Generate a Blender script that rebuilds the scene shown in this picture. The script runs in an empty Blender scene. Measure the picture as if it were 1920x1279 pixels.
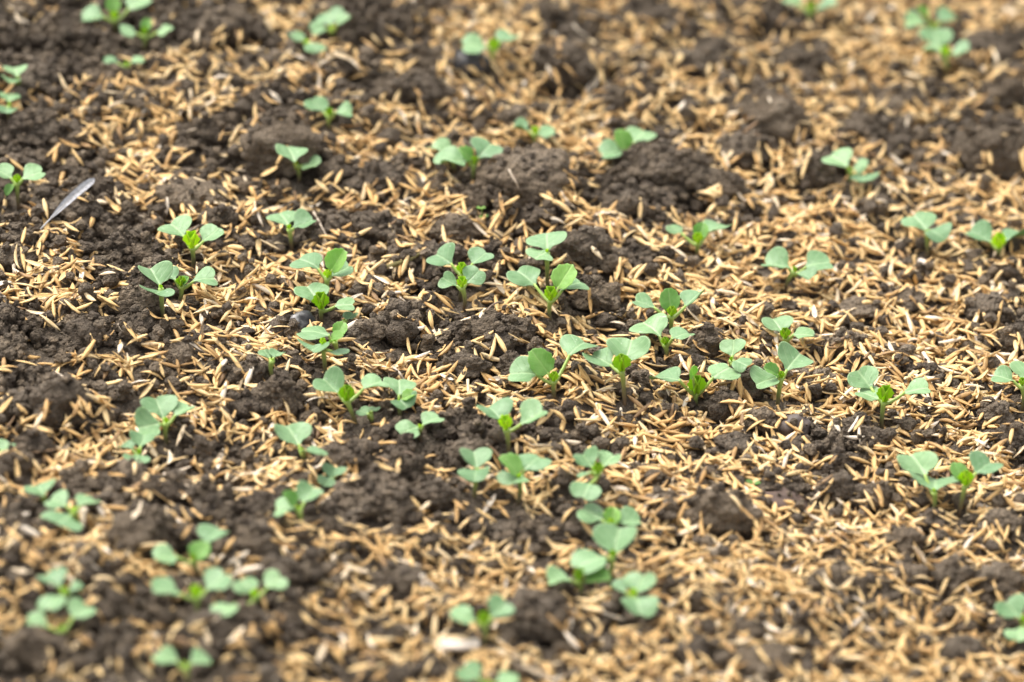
import bpy, bmesh, math, random
import numpy as np
from mathutils import Vector

scene = bpy.context.scene
COL = scene.collection
rng = np.random.default_rng(11)
random.seed(11)

# ------------------------------------------------------------------ camera
PITCH = math.radians(27.5)
SP, CP = math.sin(PITCH), math.cos(PITCH)
DIST = 1.9
LENS = 229.0
PW, PH = 1920.0, 1279.0
FPX = LENS / 36.0 * PW
CAM = np.array([0.0, -DIST * CP, DIST * SP])
AX_R = np.array([1.0, 0.0, 0.0])
AX_U = np.array([0.0, SP, CP])
AX_F = np.array([0.0, CP, -SP])

cam_data = bpy.data.cameras.new("camera")
cam_data.lens = LENS
cam_data.sensor_width = 36.0
cam_data.sensor_fit = 'HORIZONTAL'
cam_data.clip_start = 0.05
cam_data.clip_end = 200.0
cam_data.dof.use_dof = True
cam_data.dof.focus_distance = 1.893
cam_data.dof.aperture_fstop = 8.6
cam_data.dof.aperture_blades = 9
cam = bpy.data.objects.new("camera", cam_data)
COL.objects.link(cam)
cam.location = CAM
cam.rotation_euler = (math.pi / 2 - PITCH, 0.0, 0.0)
scene.camera = cam

# ------------------------------------------------------------------ light: bright overcast
SUN_EL, SUN_AZ = math.radians(62), math.radians(-50)     # azimuth from +y (away from camera) towards +x
world = bpy.data.worlds.new("World")
scene.world = world
world.use_nodes = True
wn = world.node_tree.nodes
wl = world.node_tree.links
bg = wn["Background"]
sky = wn.new("ShaderNodeTexSky")
sky.sky_type = 'NISHITA'
sky.sun_disc = False
sky.sun_elevation = SUN_EL
sky.sun_rotation = SUN_AZ
sky.air_density = 1.0
sky.dust_density = 4.0
sky.ozone_density = 1.0
hs = wn.new("ShaderNodeHueSaturation")                   # cloud cover: the sky's blue goes grey
hs.inputs["Saturation"].default_value = 0.12
wl.new(sky.outputs[0], hs.inputs["Color"])
wl.new(hs.outputs[0], bg.inputs["Color"])
bg.inputs["Strength"].default_value = 0.15
sun_data = bpy.data.lights.new("sun", 'SUN')
sun_data.energy = 1.3
sun_data.angle = math.radians(34)
sun_data.color = (1.0, 0.92, 0.81)
sun = bpy.data.objects.new("sun", sun_data)
COL.objects.link(sun)
sd = Vector((math.sin(SUN_AZ) * math.cos(SUN_EL), math.cos(SUN_AZ) * math.cos(SUN_EL), math.sin(SUN_EL)))
sun.rotation_euler = sd.to_track_quat('Z', 'Y').to_euler()
sun.location = sd * 3
scene.view_settings.view_transform = 'Standard'
scene.view_settings.look = 'None'
scene.view_settings.gamma = 1.0
scene.view_settings.use_curve_mapping = False
scene.view_settings.exposure = 1.24

# ------------------------------------------------------------------ noise
def _hash(ix, iy, iz, seed):
    n = (ix * 374761393 + iy * 668265263 + iz * 2147483647 + seed * 1274126177) & 0xFFFFFFFF
    n = ((n ^ (n >> 13)) * 1274126177) & 0xFFFFFFFF
    n = ((n ^ (n >> 16)) * 2246822519) & 0xFFFFFFFF
    return ((n ^ (n >> 15)) & 0xFFFFFF) / float(0xFFFFFF)

def noise2(x, y, seed=0):
    x = np.asarray(x, float); y = np.asarray(y, float)
    ix = np.floor(x).astype(np.int64); iy = np.floor(y).astype(np.int64)
    fx = x - ix; fy = y - iy
    u = fx * fx * (3 - 2 * fx); v = fy * fy * (3 - 2 * fy)
    z = np.zeros_like(ix)
    a = _hash(ix, iy, z, seed); b = _hash(ix + 1, iy, z, seed)
    c = _hash(ix, iy + 1, z, seed); d = _hash(ix + 1, iy + 1, z, seed)
    return (a * (1 - u) + b * u) * (1 - v) + (c * (1 - u) + d * u) * v - 0.5

def noise3(p, seed=0):
    ip = np.floor(p).astype(np.int64); f = p - ip
    w = f * f * (3 - 2 * f)
    out = 0
    for dx in (0, 1):
        for dy in (0, 1):
            for dz in (0, 1):
                k = _hash(ip[:, 0] + dx, ip[:, 1] + dy, ip[:, 2] + dz, seed)
                wt = (w[:, 0] if dx else 1 - w[:, 0]) * (w[:, 1] if dy else 1 - w[:, 1]) * (w[:, 2] if dz else 1 - w[:, 2])
                out = out + k * wt
    return out - 0.5

# ------------------------------------------------------------------ terrain
CROSS = 0.113                                            # the bed falls away to the right
def base_z(x, y):
    x = np.asarray(x, float); y = np.asarray(y, float)
    z = -CROSS * 0.6 * np.tanh(x / 0.6)
    z = z + 0.009 * noise2(x / 0.075, y / 0.075, 1) + 0.005 * noise2(x / 0.028, y / 0.028, 2)
    return z

def fine_z(x, y):
    z = 0.0034 * noise2(x / 0.0085, y / 0.0085, 3) - 0.0040 * np.abs(noise2(x / 0.0044, y / 0.0044, 4))
    return z + 0.0012 * noise2(x / 0.002, y / 0.002, 5)

def at(px, py, h=0.0):
    """Point of the bed (raised by h) seen at photograph pixel px, py."""
    d = AX_F + (px - PW / 2) / FPX * AX_R - (py - PH / 2) / FPX * AX_U
    z = h
    for _ in range(12):
        t = (z - CAM[2]) / d[2]
        p = CAM + t * d
        z = 0.5 * z + 0.5 * (float(base_z(p[0], p[1])) + h)
    p = CAM + (z - CAM[2]) / d[2] * d
    return p

def project(x, y, z):
    q0 = x - CAM[0]; q1 = y - CAM[1]; q2 = z - CAM[2]
    dep = q1 * CP - q2 * SP
    up = q1 * SP + q2 * CP
    return PW / 2 + q0 / dep * FPX, PH / 2 - up / dep * FPX, dep

def px_m(p):
    return float((p - CAM) @ AX_F) / FPX

COVER = np.array([[int(c) for c in row.split(',')] for row in """3,2,3,2,2,2,3,3,2,4,5,5,4,5,6,4,5,6,5,6,6,5,5,6
2,2,4,3,5,5,4,4,3,4,4,5,6,4,6,6,4,5,6,5,6,6,5,4
3,4,5,4,5,4,3,5,5,5,6,6,5,7,6,7,7,5,4,6,6,6,6,4
3,5,5,5,4,3,2,4,7,7,5,4,8,8,8,4,8,4,5,6,5,5,4,3
3,3,4,6,4,4,5,6,4,6,5,2,2,3,3,2,5,6,7,6,5,6,6,6
3,4,3,4,5,5,6,5,6,6,4,4,4,4,6,4,7,7,8,8,7,6,6,7
3,5,3,4,7,6,6,4,6,6,4,6,5,5,5,6,6,8,8,7,7,7,5,5
4,5,4,3,5,5,6,5,6,5,4,3,6,5,4,5,4,6,8,7,8,8,5,4
3,6,6,5,6,4,4,4,6,6,3,3,5,5,4,3,5,5,7,7,8,6,5,5
3,2,4,5,6,6,3,5,6,6,7,5,6,6,5,6,6,4,6,7,6,7,7,6
4,6,6,6,4,5,4,4,6,4,4,4,5,5,7,6,7,6,4,5,7,7,7,5
7,6,4,5,5,5,4,5,3,3,4,4,6,6,7,7,6,5,6,5,6,6,6,6
5,5,6,4,4,4,6,5,4,4,4,5,6,5,5,6,6,7,8,8,6,6,6,7
4,5,5,5,3,3,4,6,5,5,6,5,4,5,6,6,7,6,7,6,4,5,4,4
3,4,5,4,3,3,5,6,6,4,5,5,3,5,5,6,5,7,6,7,7,6,6,5
3,4,4,5,6,5,5,5,5,4,6,6,5,6,6,5,5,6,6,6,6,7,6,5""".split('\n')], float) / 10.0

COVER[:10, :4] -= 0.06
COVER[8:, :6] -= 0.02
COVER[3:, 16:] += 0.09
COVER[:3, 10:] += 0.05

def cover(x, y):
    px, py, _ = project(x, y, base_z(x, y))
    gx = np.clip(px / 80 - 0.5, 0, 22.999); gy = np.clip(py / 80 - 0.5, 0, 14.999)
    ix = gx.astype(int); iy = gy.astype(int); fx = gx - ix; fy = gy - iy
    c = (COVER[iy, ix] * (1 - fx) + COVER[iy, ix + 1] * fx) * (1 - fy) + (COVER[iy + 1, ix] * (1 - fx) + COVER[iy + 1, ix + 1] * fx) * fy
    n = 0.62 * noise2(x / 0.019, y / 0.019, 21) + 0.36 * noise2(x / 0.008, y / 0.008, 22)
    return np.clip(0.5 + (c * 1.04 + n - 0.47) * 1.75, 0.03, 0.96)

# ------------------------------------------------------------------ node material helpers
def new_mat(name):
    m = bpy.data.materials.new(name)
    m.use_nodes = True
    nt = m.node_tree
    return m, nt, nt.nodes["Principled BSDF"], nt.nodes["Material Output"]

def N(nt, kind, **kw):
    n = nt.nodes.new(kind)
    for k, v in kw.items():
        if k in n.inputs: n.inputs[k].default_value = v
        else: setattr(n, k, v)
    return n

def ramp(nt, stops, interp='LINEAR'):
    n = nt.nodes.new("ShaderNodeValToRGB")
    cr = n.color_ramp
    cr.interpolation = interp
    while len(cr.elements) < len(stops): cr.elements.new(0.5)
    for e, (p, c) in zip(cr.elements, stops):
        e.position = p
        e.color = (*c, 1.0)
    return n

def mix_rgb(nt, blend, fac, a, b):
    n = nt.nodes.new("ShaderNodeMix")
    n.data_type = 'RGBA'; n.blend_type = blend
    for sock, v in ((n.inputs[0], fac), (n.inputs[6], a), (n.inputs[7], b)):
        if hasattr(v, "is_output"): nt.links.new(v, sock)
        elif isinstance(v, (int, float)): sock.default_value = v
        else: sock.default_value = (*v, 1.0)
    return n.outputs[2]

def attr(nt, name):
    n = nt.nodes.new("ShaderNodeAttribute"); n.attribute_name = name
    return n

# ---- soil
def soil_material(name, litter=False):
    m, nt, b, out = new_mat(name)
    L = nt.links
    geo = N(nt, "ShaderNodeNewGeometry")
    n1 = N(nt, "ShaderNodeTexNoise", Scale=55.0, Detail=5.0, Roughness=0.65)
    n2 = N(nt, "ShaderNodeTexNoise", Scale=900.0, Detail=4.0, Roughness=0.7)
    L.new(geo.outputs["Position"], n1.inputs["Vector"]); L.new(geo.outputs["Position"], n2.inputs["Vector"])
    r1 = ramp(nt, [(0.30, (0.094, 0.073, 0.052)), (0.50, (0.155, 0.123, 0.091)), (0.72, (0.225, 0.186, 0.143))])
    L.new(n1.outputs["Fac"], r1.inputs["Fac"])
    r2 = ramp(nt, [(0.30, (0.50, 0.50, 0.52)), (0.52, (1.0, 1.0, 1.0)), (0.75, (1.55, 1.5, 1.42))])
    L.new(n2.outputs["Fac"], r2.inputs["Fac"])
    col = mix_rgb(nt, 'MULTIPLY', 1.0, r1.outputs[0], r2.outputs[0])
    tone = attr(nt, "tone")
    rt = ramp(nt, [(0.0, (0.62, 0.60, 0.61)), (0.5, (1.0, 1.0, 1.0)), (1.0, (1.55, 1.50, 1.40))])
    L.new(tone.outputs["Fac"], rt.inputs["Fac"])
    if not litter:
        col = mix_rgb(nt, 'MULTIPLY', 1.0, col, rt.outputs[0])
    else:                                                # far outside the frame the husk cover is one texture
        n3 = N(nt, "ShaderNodeTexNoise", Scale=38.0, Detail=6.0, Roughness=0.75)
        L.new(geo.outputs["Position"], n3.inputs["Vector"])
        r3 = ramp(nt, [(0.47, (0, 0, 0)), (0.55, (1, 1, 1))])
        L.new(n3.outputs["Fac"], r3.inputs["Fac"])
        far = attr(nt, "far")
        mm = N(nt, "ShaderNodeMath", operation='MULTIPLY')
        L.new(r3.outputs[0], mm.inputs[0]); L.new(far.outputs["Fac"], mm.inputs[1])
        col = mix_rgb(nt, 'MIX', mm.outputs[0], col, (0.42, 0.27, 0.12))
    L.new(col, b.inputs["Base Color"])
    b.inputs["Roughness"].default_value = 0.93
    b.inputs["Specular IOR Level"].default_value = 0.18
    v = N(nt, "ShaderNodeTexVoronoi", Scale=760.0)
    L.new(geo.outputs["Position"], v.inputs["Vector"])
    mx = N(nt, "ShaderNodeMath", operation='MULTIPLY_ADD')
    mx.inputs[1].default_value = -0.8
    L.new(v.outputs["Distance"], mx.inputs[0]); L.new(n2.outputs["Fac"], mx.inputs[2])
    v2 = N(nt, "ShaderNodeTexVoronoi", Scale=1700.0)
    L.new(geo.outputs["Position"], v2.inputs["Vector"])
    my = N(nt, "ShaderNodeMath", operation='MULTIPLY_ADD'); my.inputs[1].default_value = -0.5
    L.new(v2.outputs["Distance"], my.inputs[0]); L.new(mx.outputs[0], my.inputs[2])
    bp = N(nt, "ShaderNodeBump", Strength=1.0, Distance=0.0019)
    L.new(my.outputs[0], bp.inputs["Height"])
    L.new(bp.outputs[0], b.inputs["Normal"])
    return m

M_SOIL = soil_material("crumbly soil")
M_GROUND = soil_material("bed soil", litter=True)

# ---- rice husk
def husk_material():
    m, nt, b, out = new_mat("rice husk straw")
    L = nt.links
    tone = attr(nt, "tone"); ang = attr(nt, "ang"); along = attr(nt, "along")
    r = ramp(nt, [(0.0, (0.25, 0.155, 0.08)), (0.14, (0.48, 0.29, 0.115)), (0.35, (0.72, 0.45, 0.175)), (0.62, (0.84, 0.585, 0.26)),
                  (0.84, (0.86, 0.64, 0.33)), (1.0, (0.86, 0.75, 0.60))])
    L.new(tone.outputs["Fac"], r.inputs["Fac"])
    cx = N(nt, "ShaderNodeCombineXYZ")
    m1 = N(nt, "ShaderNodeMath", operation='MULTIPLY'); m1.inputs[1].default_value = 9.0
    m2 = N(nt, "ShaderNodeMath", operation='MULTIPLY'); m2.inputs[1].default_value = 2.2
    m3 = N(nt, "ShaderNodeMath", operation='MULTIPLY'); m3.inputs[1].default_value = 731.0
    L.new(ang.outputs["Fac"], m1.inputs[0]); L.new(along.outputs["Fac"], m2.inputs[0]); L.new(tone.outputs["Fac"], m3.inputs[0])
    for i, k in enumerate((m1, m2, m3)): L.new(k.outputs[0], cx.inputs[i])
    ns = N(nt, "ShaderNodeTexNoise", Scale=1.0, Detail=3.0, Roughness=0.6)
    L.new(cx.outputs[0], ns.inputs["Vector"])
    r2 = ramp(nt, [(0.28, (0.60, 0.52, 0.46)), (0.5, (1.0, 1.0, 1.0)), (0.75, (1.14, 1.15, 1.18))])
    L.new(ns.outputs["Fac"], r2.inputs["Fac"])
    col = mix_rgb(nt, 'MULTIPLY', 1.0, r.outputs[0], r2.outputs[0])
    geo = N(nt, "ShaderNodeNewGeometry")                 # dust and soil specks clinging to the shells
    n4 = N(nt, "ShaderNodeTexNoise", Scale=420.0, Detail=3.0)
    L.new(geo.outputs["Position"], n4.inputs["Vector"])
    r4 = ramp(nt, [(0.58, (0, 0, 0)), (0.74, (0.75, 0.75, 0.75))])
    L.new(n4.outputs["Fac"], r4.inputs["Fac"])
    col = mix_rgb(nt, 'MIX', r4.outputs[0], col, (0.13, 0.085, 0.05))
    L.new(col, b.inputs["Base Color"])
    b.inputs["Roughness"].default_value = 0.55
    b.inputs["Specular IOR Level"].default_value = 0.35
    bp = N(nt, "ShaderNodeBump", Strength=0.5, Distance=0.0003)
    L.new(ns.outputs["Fac"], bp.inputs["Height"]); L.new(bp.outputs[0], b.inputs["Normal"])
    tr = N(nt, "ShaderNodeBsdfTranslucent"); L.new(col, tr.inputs["Color"])
    mx = N(nt, "ShaderNodeMixShader"); mx.inputs[0].default_value = 0.12
    L.new(b.outputs[0], mx.inputs[1]); L.new(tr.outputs[0], mx.inputs[2]); L.new(mx.outputs[0], out.inputs["Surface"])
    return m
M_HUSK = husk_material()

# ---- leaves
def leaf_material(name, body, deep, vein, spots, trans):
    m, nt, b, out = new_mat(name)
    L = nt.links
    la = attr(nt, "la"); lb = attr(nt, "lb")
    oi = N(nt, "ShaderNodeObjectInfo")
    cx = N(nt, "ShaderNodeCombineXYZ")
    off = N(nt, "ShaderNodeMath", operation='MULTIPLY'); off.inputs[1].default_value = 57.0
    L.new(oi.outputs["Random"], off.inputs[0])
    L.new(la.outputs["Fac"], cx.inputs[0]); L.new(lb.outputs["Fac"], cx.inputs[1]); L.new(off.outputs[0], cx.inputs[2])
    n1 = N(nt, "ShaderNodeTexNoise", Scale=1.7, Detail=4.0, Roughness=0.6)
    L.new(cx.outputs[0], n1.inputs["Vector"])
    r1 = ramp(nt, [(0.32, deep), (0.66, body)])
    L.new(n1.outputs["Fac"], r1.inputs["Fac"])
    col = r1.outputs[0]
    # midrib and side veins, paler than the blade
    ab = N(nt, "ShaderNodeMath", operation='ABSOLUTE'); L.new(lb.outputs["Fac"], ab.inputs[0])
    rv = ramp(nt, [(0.0, (0.9, 0.9, 0.9)), (0.05, (0.45, 0.45, 0.45)), (0.11, (0, 0, 0))])
    L.new(ab.outputs[0], rv.inputs["Fac"])
    sl = N(nt, "ShaderNodeMath", operation='MULTIPLY_ADD'); sl.inputs[1].default_value = -0.85
    L.new(ab.outputs[0], sl.inputs[0]); L.new(la.outputs["Fac"], sl.inputs[2])
    fr = N(nt, "ShaderNodeMath", operation='MULTIPLY'); fr.inputs[1].default_value = 2.3
    L.new(sl.outputs[0], fr.inputs[0])
    pp = N(nt, "ShaderNodeMath", operation='PINGPONG'); pp.inputs[1].default_value = 0.5
    L.new(fr.outputs[0], pp.inputs[0])
    rs = ramp(nt, [(0.0, (0.42, 0.42, 0.42)), (0.08, (0, 0, 0))])
    L.new(pp.outputs[0], rs.inputs["Fac"])
    vv = N(nt, "ShaderNodeMath", operation='MAXIMUM')
    L.new(rv.outputs[0], vv.inputs[0]); L.new(rs.outputs[0], vv.inputs[1])
    col = mix_rgb(nt, 'MIX', vv.outputs[0], col, vein)
    # a paler, thin margin
    edge = attr(nt, "edge")
    re = ramp(nt, [(0.90, (0, 0, 0)), (1.0, (0.45, 0.45, 0.45))])
    L.new(edge.outputs["Fac"], re.inputs["Fac"])
    col = mix_rgb(nt, 'MIX', re.outputs[0], col, vein)
    if spots:                                            # dried splash marks and small nibbles of pale tissue
        n5 = N(nt, "ShaderNodeTexNoise", Scale=4.2, Detail=2.0)
        L.new(cx.outputs[0], n5.inputs["Vector"])
        r5 = ramp(nt, [(0.69, (0, 0, 0)), (0.73, (0.75, 0.75, 0.75))])
        L.new(n5.outputs["Fac"], r5.inputs["Fac"])
        col = mix_rgb(nt, 'MIX', r5.outputs[0], col, (0.42, 0.52, 0.38))
        n6 = N(nt, "ShaderNodeTexNoise", Scale=9.0, Detail=1.0)
        L.new(cx.outputs[0], n6.inputs["Vector"])
        r6 = ramp(nt, [(0.735, (0, 0, 0)), (0.765, (0.85, 0.85, 0.85))])
        L.new(n6.outputs["Fac"], r6.inputs["Fac"])
        col = mix_rgb(nt, 'MIX', r6.outputs[0], col, (0.10, 0.075, 0.05))
    hv = N(nt, "ShaderNodeHueSaturation")
    mr = N(nt, "ShaderNodeMapRange"); mr.inputs["To Min"].default_value = 0.84; mr.inputs["To Max"].default_value = 1.16
    L.new(oi.outputs["Random"], mr.inputs["Value"]); L.new(mr.outputs[0], hv.inputs["Value"])
    mh = N(nt, "ShaderNodeMapRange"); mh.inputs["To Min"].default_value = 0.512; mh.inputs["To Max"].default_value = 0.488
    L.new(oi.outputs["Random"], mh.inputs["Value"]); L.new(mh.outputs[0], hv.inputs["Hue"])
    L.new(col, hv.inputs["Color"])
    col = hv.outputs[0]
    L.new(col, b.inputs["Base Color"])
    b.inputs["Roughness"].default_value = 0.42
    b.inputs["Specular IOR Level"].default_value = 0.42
    bn = N(nt, "ShaderNodeMath", operation='MULTIPLY_ADD'); bn.inputs[1].default_value = -0.6
    L.new(vv.outputs[0], bn.inputs[0]); L.new(n1.outputs["Fac"], bn.inputs[2])
    bp = N(nt, "ShaderNodeBump", Strength=0.5, Distance=0.0006)
    L.new(bn.outputs[0], bp.inputs["Height"]); L.new(bp.outputs[0], b.inputs["Normal"])
    tr = N(nt, "ShaderNodeBsdfTranslucent")
    tc = mix_rgb(nt, 'MULTIPLY', 1.0, col, (1.1, 1.35, 0.55)); L.new(tc, tr.inputs["Color"])
    mx = N(nt, "ShaderNodeMixShader"); mx.inputs[0].default_value = trans
    L.new(b.outputs[0], mx.inputs[1]); L.new(tr.outputs[0], mx.inputs[2]); L.new(mx.outputs[0], out.inputs["Surface"])
    return m

M_COTY = leaf_material("waxy seed leaf", (0.235, 0.385, 0.190), (0.160, 0.300, 0.125), (0.38, 0.53, 0.29), True, 0.25)
M_TRUE = leaf_material("young true leaf", (0.30, 0.50, 0.15), (0.24, 0.44, 0.115), (0.42, 0.58, 0.24), False, 0.48)
M_BUD = leaf_material("tender bud", (0.50, 0.62, 0.05), (0.42, 0.56, 0.045), (0.55, 0.66, 0.10), False, 0.52)

def stem_material():
    m, nt, b, out = new_mat("seedling stem")
    g = attr(nt, "grad")
    r = ramp(nt, [(0.0, (0.11, 0.075, 0.045)), (0.35, (0.13, 0.125, 0.05)), (0.7, (0.22, 0.30, 0.07)), (1.0, (0.30, 0.43, 0.09))])
    nt.links.new(g.outputs["Fac"], r.inputs["Fac"])
    nt.links.new(r.outputs[0], b.inputs["Base Color"])
    b.inputs["Roughness"].default_value = 0.45
    b.inputs["Subsurface Weight"].default_value = 0.0
    return m
M_STEM = stem_material()

def plain_mat(name, c1, c2, scale, rough, bump=0.4, dist=0.0005, stretch=None):
    m, nt, b, out = new_mat(name)
    tc = N(nt, "ShaderNodeTexCoord")
    n = N(nt, "ShaderNodeTexNoise", Scale=scale, Detail=5.0, Roughness=0.65)
    if stretch:
        mp = N(nt, "ShaderNodeMapping"); mp.inputs["Scale"].default_value = stretch
        nt.links.new(tc.outputs["Object"], mp.inputs["Vector"]); nt.links.new(mp.outputs[0], n.inputs["Vector"])
    else:
        nt.links.new(tc.outputs["Object"], n.inputs["Vector"])
    r = ramp(nt, [(0.33, c1), (0.67, c2)])
    nt.links.new(n.outputs["Fac"], r.inputs["Fac"]); nt.links.new(r.outputs[0], b.inputs["Base Color"])
    b.inputs["Roughness"].default_value = rough
    bp = N(nt, "ShaderNodeBump", Strength=bump, Distance=dist)
    nt.links.new(n.outputs["Fac"], bp.inputs["Height"]); nt.links.new(bp.outputs[0], b.inputs["Normal"])
    return m

# ------------------------------------------------------------------ mesh helpers
def mesh_from(name, verts, faces, mat, attrs=None, smooth=True):
    """faces: (n,3) or (n,4) array, or a list of arrays of those."""
    me = bpy.data.meshes.new(name)
    fl = faces if isinstance(faces, list) else [faces]
    fl = [np.asarray(f, np.int32) for f in fl if len(f)]
    verts = np.asarray(verts, np.float32)
    me.vertices.add(len(verts))
    me.vertices.foreach_set("co", verts.ravel())
    loops = np.concatenate([f.ravel() for f in fl])
    sizes = np.concatenate([np.full(len(f), f.shape[1], np.int32) for f in fl])
    starts = np.concatenate([[0], np.cumsum(sizes)[:-1]]).astype(np.int32)
    me.loops.add(len(loops)); me.loops.foreach_set("vertex_index", loops)
    me.polygons.add(len(sizes))
    me.polygons.foreach_set("loop_start", starts); me.polygons.foreach_set("loop_total", sizes)
    me.update(calc_edges=True)
    me.polygons.foreach_set("use_smooth", np.full(len(sizes), smooth))
    for k, v in (attrs or {}).items():
        a = me.attributes.new(k, 'FLOAT', 'POINT')
        a.data.foreach_set("value", np.asarray(v, np.float32))
    me.materials.append(mat)
    me.validate()
    return me

def link(name, me, parent=None, loc=None):
    o = bpy.data.objects.new(name, me)
    COL.objects.link(o)
    if parent is not None: o.parent = parent
    if loc is not None: o.location = loc
    return o

def tag(o, label=None, cat=None, group=None, kind=None):
    if label: o["label"] = label
    if cat: o["category"] = cat
    if group: o["group"] = group
    if kind: o["kind"] = kind
    return o

def ico(sub):
    bm = bmesh.new()
    bmesh.ops.create_icosphere(bm, subdivisions=sub, radius=1.0)
    v = np.array([q.co[:] for q in bm.verts]); f = np.array([[q.index for q in p.verts] for p in bm.faces], np.int32)
    bm.free()
    return v / np.linalg.norm(v, axis=1)[:, None], f
ICO = {k: ico(k) for k in (1, 2, 3, 4, 5)}

def tube(pts, rads, nseg=8, cap=True):
    """Swept tube along pts; returns verts, [quads, tris], station parameter per vertex."""
    pts = np.asarray(pts, float); n = len(pts)
    tan = np.gradient(pts, axis=0); tan /= np.linalg.norm(tan, axis=1)[:, None] + 1e-12
    ref = np.array([0.0, 1.0, 0.0]) if abs(tan[0][1]) < 0.8 else np.array([1.0, 0, 0])
    V = []; S = []
    a = np.arange(nseg) / nseg * 2 * math.pi
    for i in range(n):
        s = np.cross(tan[i], ref); s /= np.linalg.norm(s); u = np.cross(s, tan[i])
        V.append(pts[i] + rads[i] * (np.cos(a)[:, None] * s + np.sin(a)[:, None] * u)); S.append(np.full(nseg, i / (n - 1)))
    V = np.concatenate(V); S = np.concatenate(S)
    Q = [[i * nseg + j, i * nseg + (j + 1) % nseg, (i + 1) * nseg + (j + 1) % nseg, (i + 1) * nseg + j] for i in range(n - 1) for j in range(nseg)]
    T = []
    if cap:
        V = np.vstack([V, pts[0], pts[-1]]); S = np.append(S, [0, 1]); c0, c1 = len(V) - 2, len(V) - 1
        T = [[c0, (j + 1) % nseg, j] for j in range(nseg)] + [[c1, (n - 1) * nseg + j, (n - 1) * nseg + (j + 1) % nseg] for j in range(nseg)]
    return V, [np.array(Q), np.array(T)] if cap else [np.array(Q)], S

# ------------------------------------------------------------------ the ground sheet
X0, X1, Y0, Y1 = -0.25, 0.25, -0.27, 0.36
def axis_coords(a, b, step, reach):
    core = np.linspace(a, b, int(round((b - a) / step)) + 1)
    d = []; s = step; t = 0
    while t < reach:
        s *= 1.28; t += s; d.append(t)
    d = np.array(d)
    return np.concatenate([a - d[::-1], core, b + d])
gx = axis_coords(X0, X1, 0.0018, 25.0); gy = axis_coords(Y0, Y1, 0.0018, 25.0)
GX, GY = np.meshgrid(gx, gy)
far = np.clip(np.maximum(np.maximum(X0 - GX, GX - X1), np.maximum(Y0 - GY, GY - Y1)) / 0.06 + 1.0, 0, 1)
GZ = base_z(GX, GY) + fine_z(GX, GY)
nx, ny = len(gx), len(gy)
idx = np.arange(nx * ny).reshape(ny, nx)
quads = np.stack([idx[:-1, :-1], idx[:-1, 1:], idx[1:, 1:], idx[1:, :-1]], -1).reshape(-1, 4)
ground = link("ground", mesh_from("ground", np.stack([GX, GY, GZ], -1).reshape(-1, 3), quads, M_GROUND, {"far": far.ravel()}))
tag(ground, "dark brown crumbly soil of the seed bed", None, None, "structure")

# height field on which everything loose comes to rest
CELL = 0.0006
hx = np.arange(X0, X1, CELL); hy = np.arange(Y0, Y1, CELL)
HX, HY = np.meshgrid(hx, hy)
H = base_z(HX, HY) + fine_z(HX, HY)
NHY, NHX = H.shape
def hidx(x, y):
    return (np.clip(((y - Y0) / CELL + 0.5).astype(int), 0, NHY - 1), np.clip(((x - X0) / CELL + 0.5).astype(int), 0, NHX - 1))
CLODMASK = np.zeros_like(H, bool)
CEIL = np.full_like(H, 9.0)                              # undersides of the leaves: nothing comes to rest higher

def stamp_ellipsoid(c, rx, ry, rz, rot, mask=True):
    R = max(rx, ry)
    i0 = max(int((c[1] - R - Y0) / CELL), 0); i1 = min(int((c[1] + R - Y0) / CELL) + 2, NHY)
    j0 = max(int((c[0] - R - X0) / CELL), 0); j1 = min(int((c[0] + R - X0) / CELL) + 2, NHX)
    if i1 <= i0 or j1 <= j0: return
    dx = HX[i0:i1, j0:j1] - c[0]; dy = HY[i0:i1, j0:j1] - c[1]
    u = (dx * math.cos(rot) + dy * math.sin(rot)) / rx; v = (-dx * math.sin(rot) + dy * math.cos(rot)) / ry
    q = 1 - u * u - v * v
    top = np.where(q > 0, c[2] + rz * np.sqrt(np.maximum(q, 0)), -9)
    sub = H[i0:i1, j0:j1]
    if mask: CLODMASK[i0:i1, j0:j1] |= (top > sub + 0.001)
    H[i0:i1, j0:j1] = np.maximum(sub, top)

# ------------------------------------------------------------------ clods
def clod_shape(sub, seed, lumps=34, rough=1.0, smooth_stone=False):
    v, f = ICO[sub]
    r = np.random.default_rng(seed)
    o = r.uniform(-50, 50, 3)
    d = 1 + 0.46 * rough * noise3(v * 1.25 + o, seed) + 0.36 * rough * noise3(v * 2.6 + o, seed + 1)
    if not smooth_stone:
        pts = r.normal(size=(lumps, 3)); pts /= np.linalg.norm(pts, axis=1)[:, None]
        rad = r.uniform(0.22, 0.55, lumps)
        dist = np.linalg.norm(v[:, None, :] - pts[None], axis=2) / rad[None]
        amp = rad * 0.42
        bump = np.max(np.where(dist < 1, amp[None] * np.sqrt(np.maximum(1 - dist ** 2, 0)), 0), axis=1)
        d = d * (0.88 + rough * bump)
        if sub >= 4:
            p2 = r.normal(size=(170, 3)); p2 /= np.linalg.norm(p2, axis=1)[:, None]
            r2 = r.uniform(0.09, 0.21, 170)
            q2 = np.linalg.norm(v[:, None, :] - p2[None], axis=2) / r2[None]
            d = d + rough * np.max(np.where(q2 < 1, (r2 * 0.62)[None] * np.sqrt(np.maximum(1 - q2 ** 2, 0)), 0), axis=1) - 0.04
        d = d - 0.26 * rough * np.abs(noise3(v * 5.0 + o, seed + 2)) - 0.16 * rough * np.abs(noise3(v * 11.0 + o, seed + 3)) + 0.08
    else:
        d = d + 0.05 * noise3(v * 5 + o, seed + 2)
    return v * d[:, None] * 0.93, f

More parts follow.
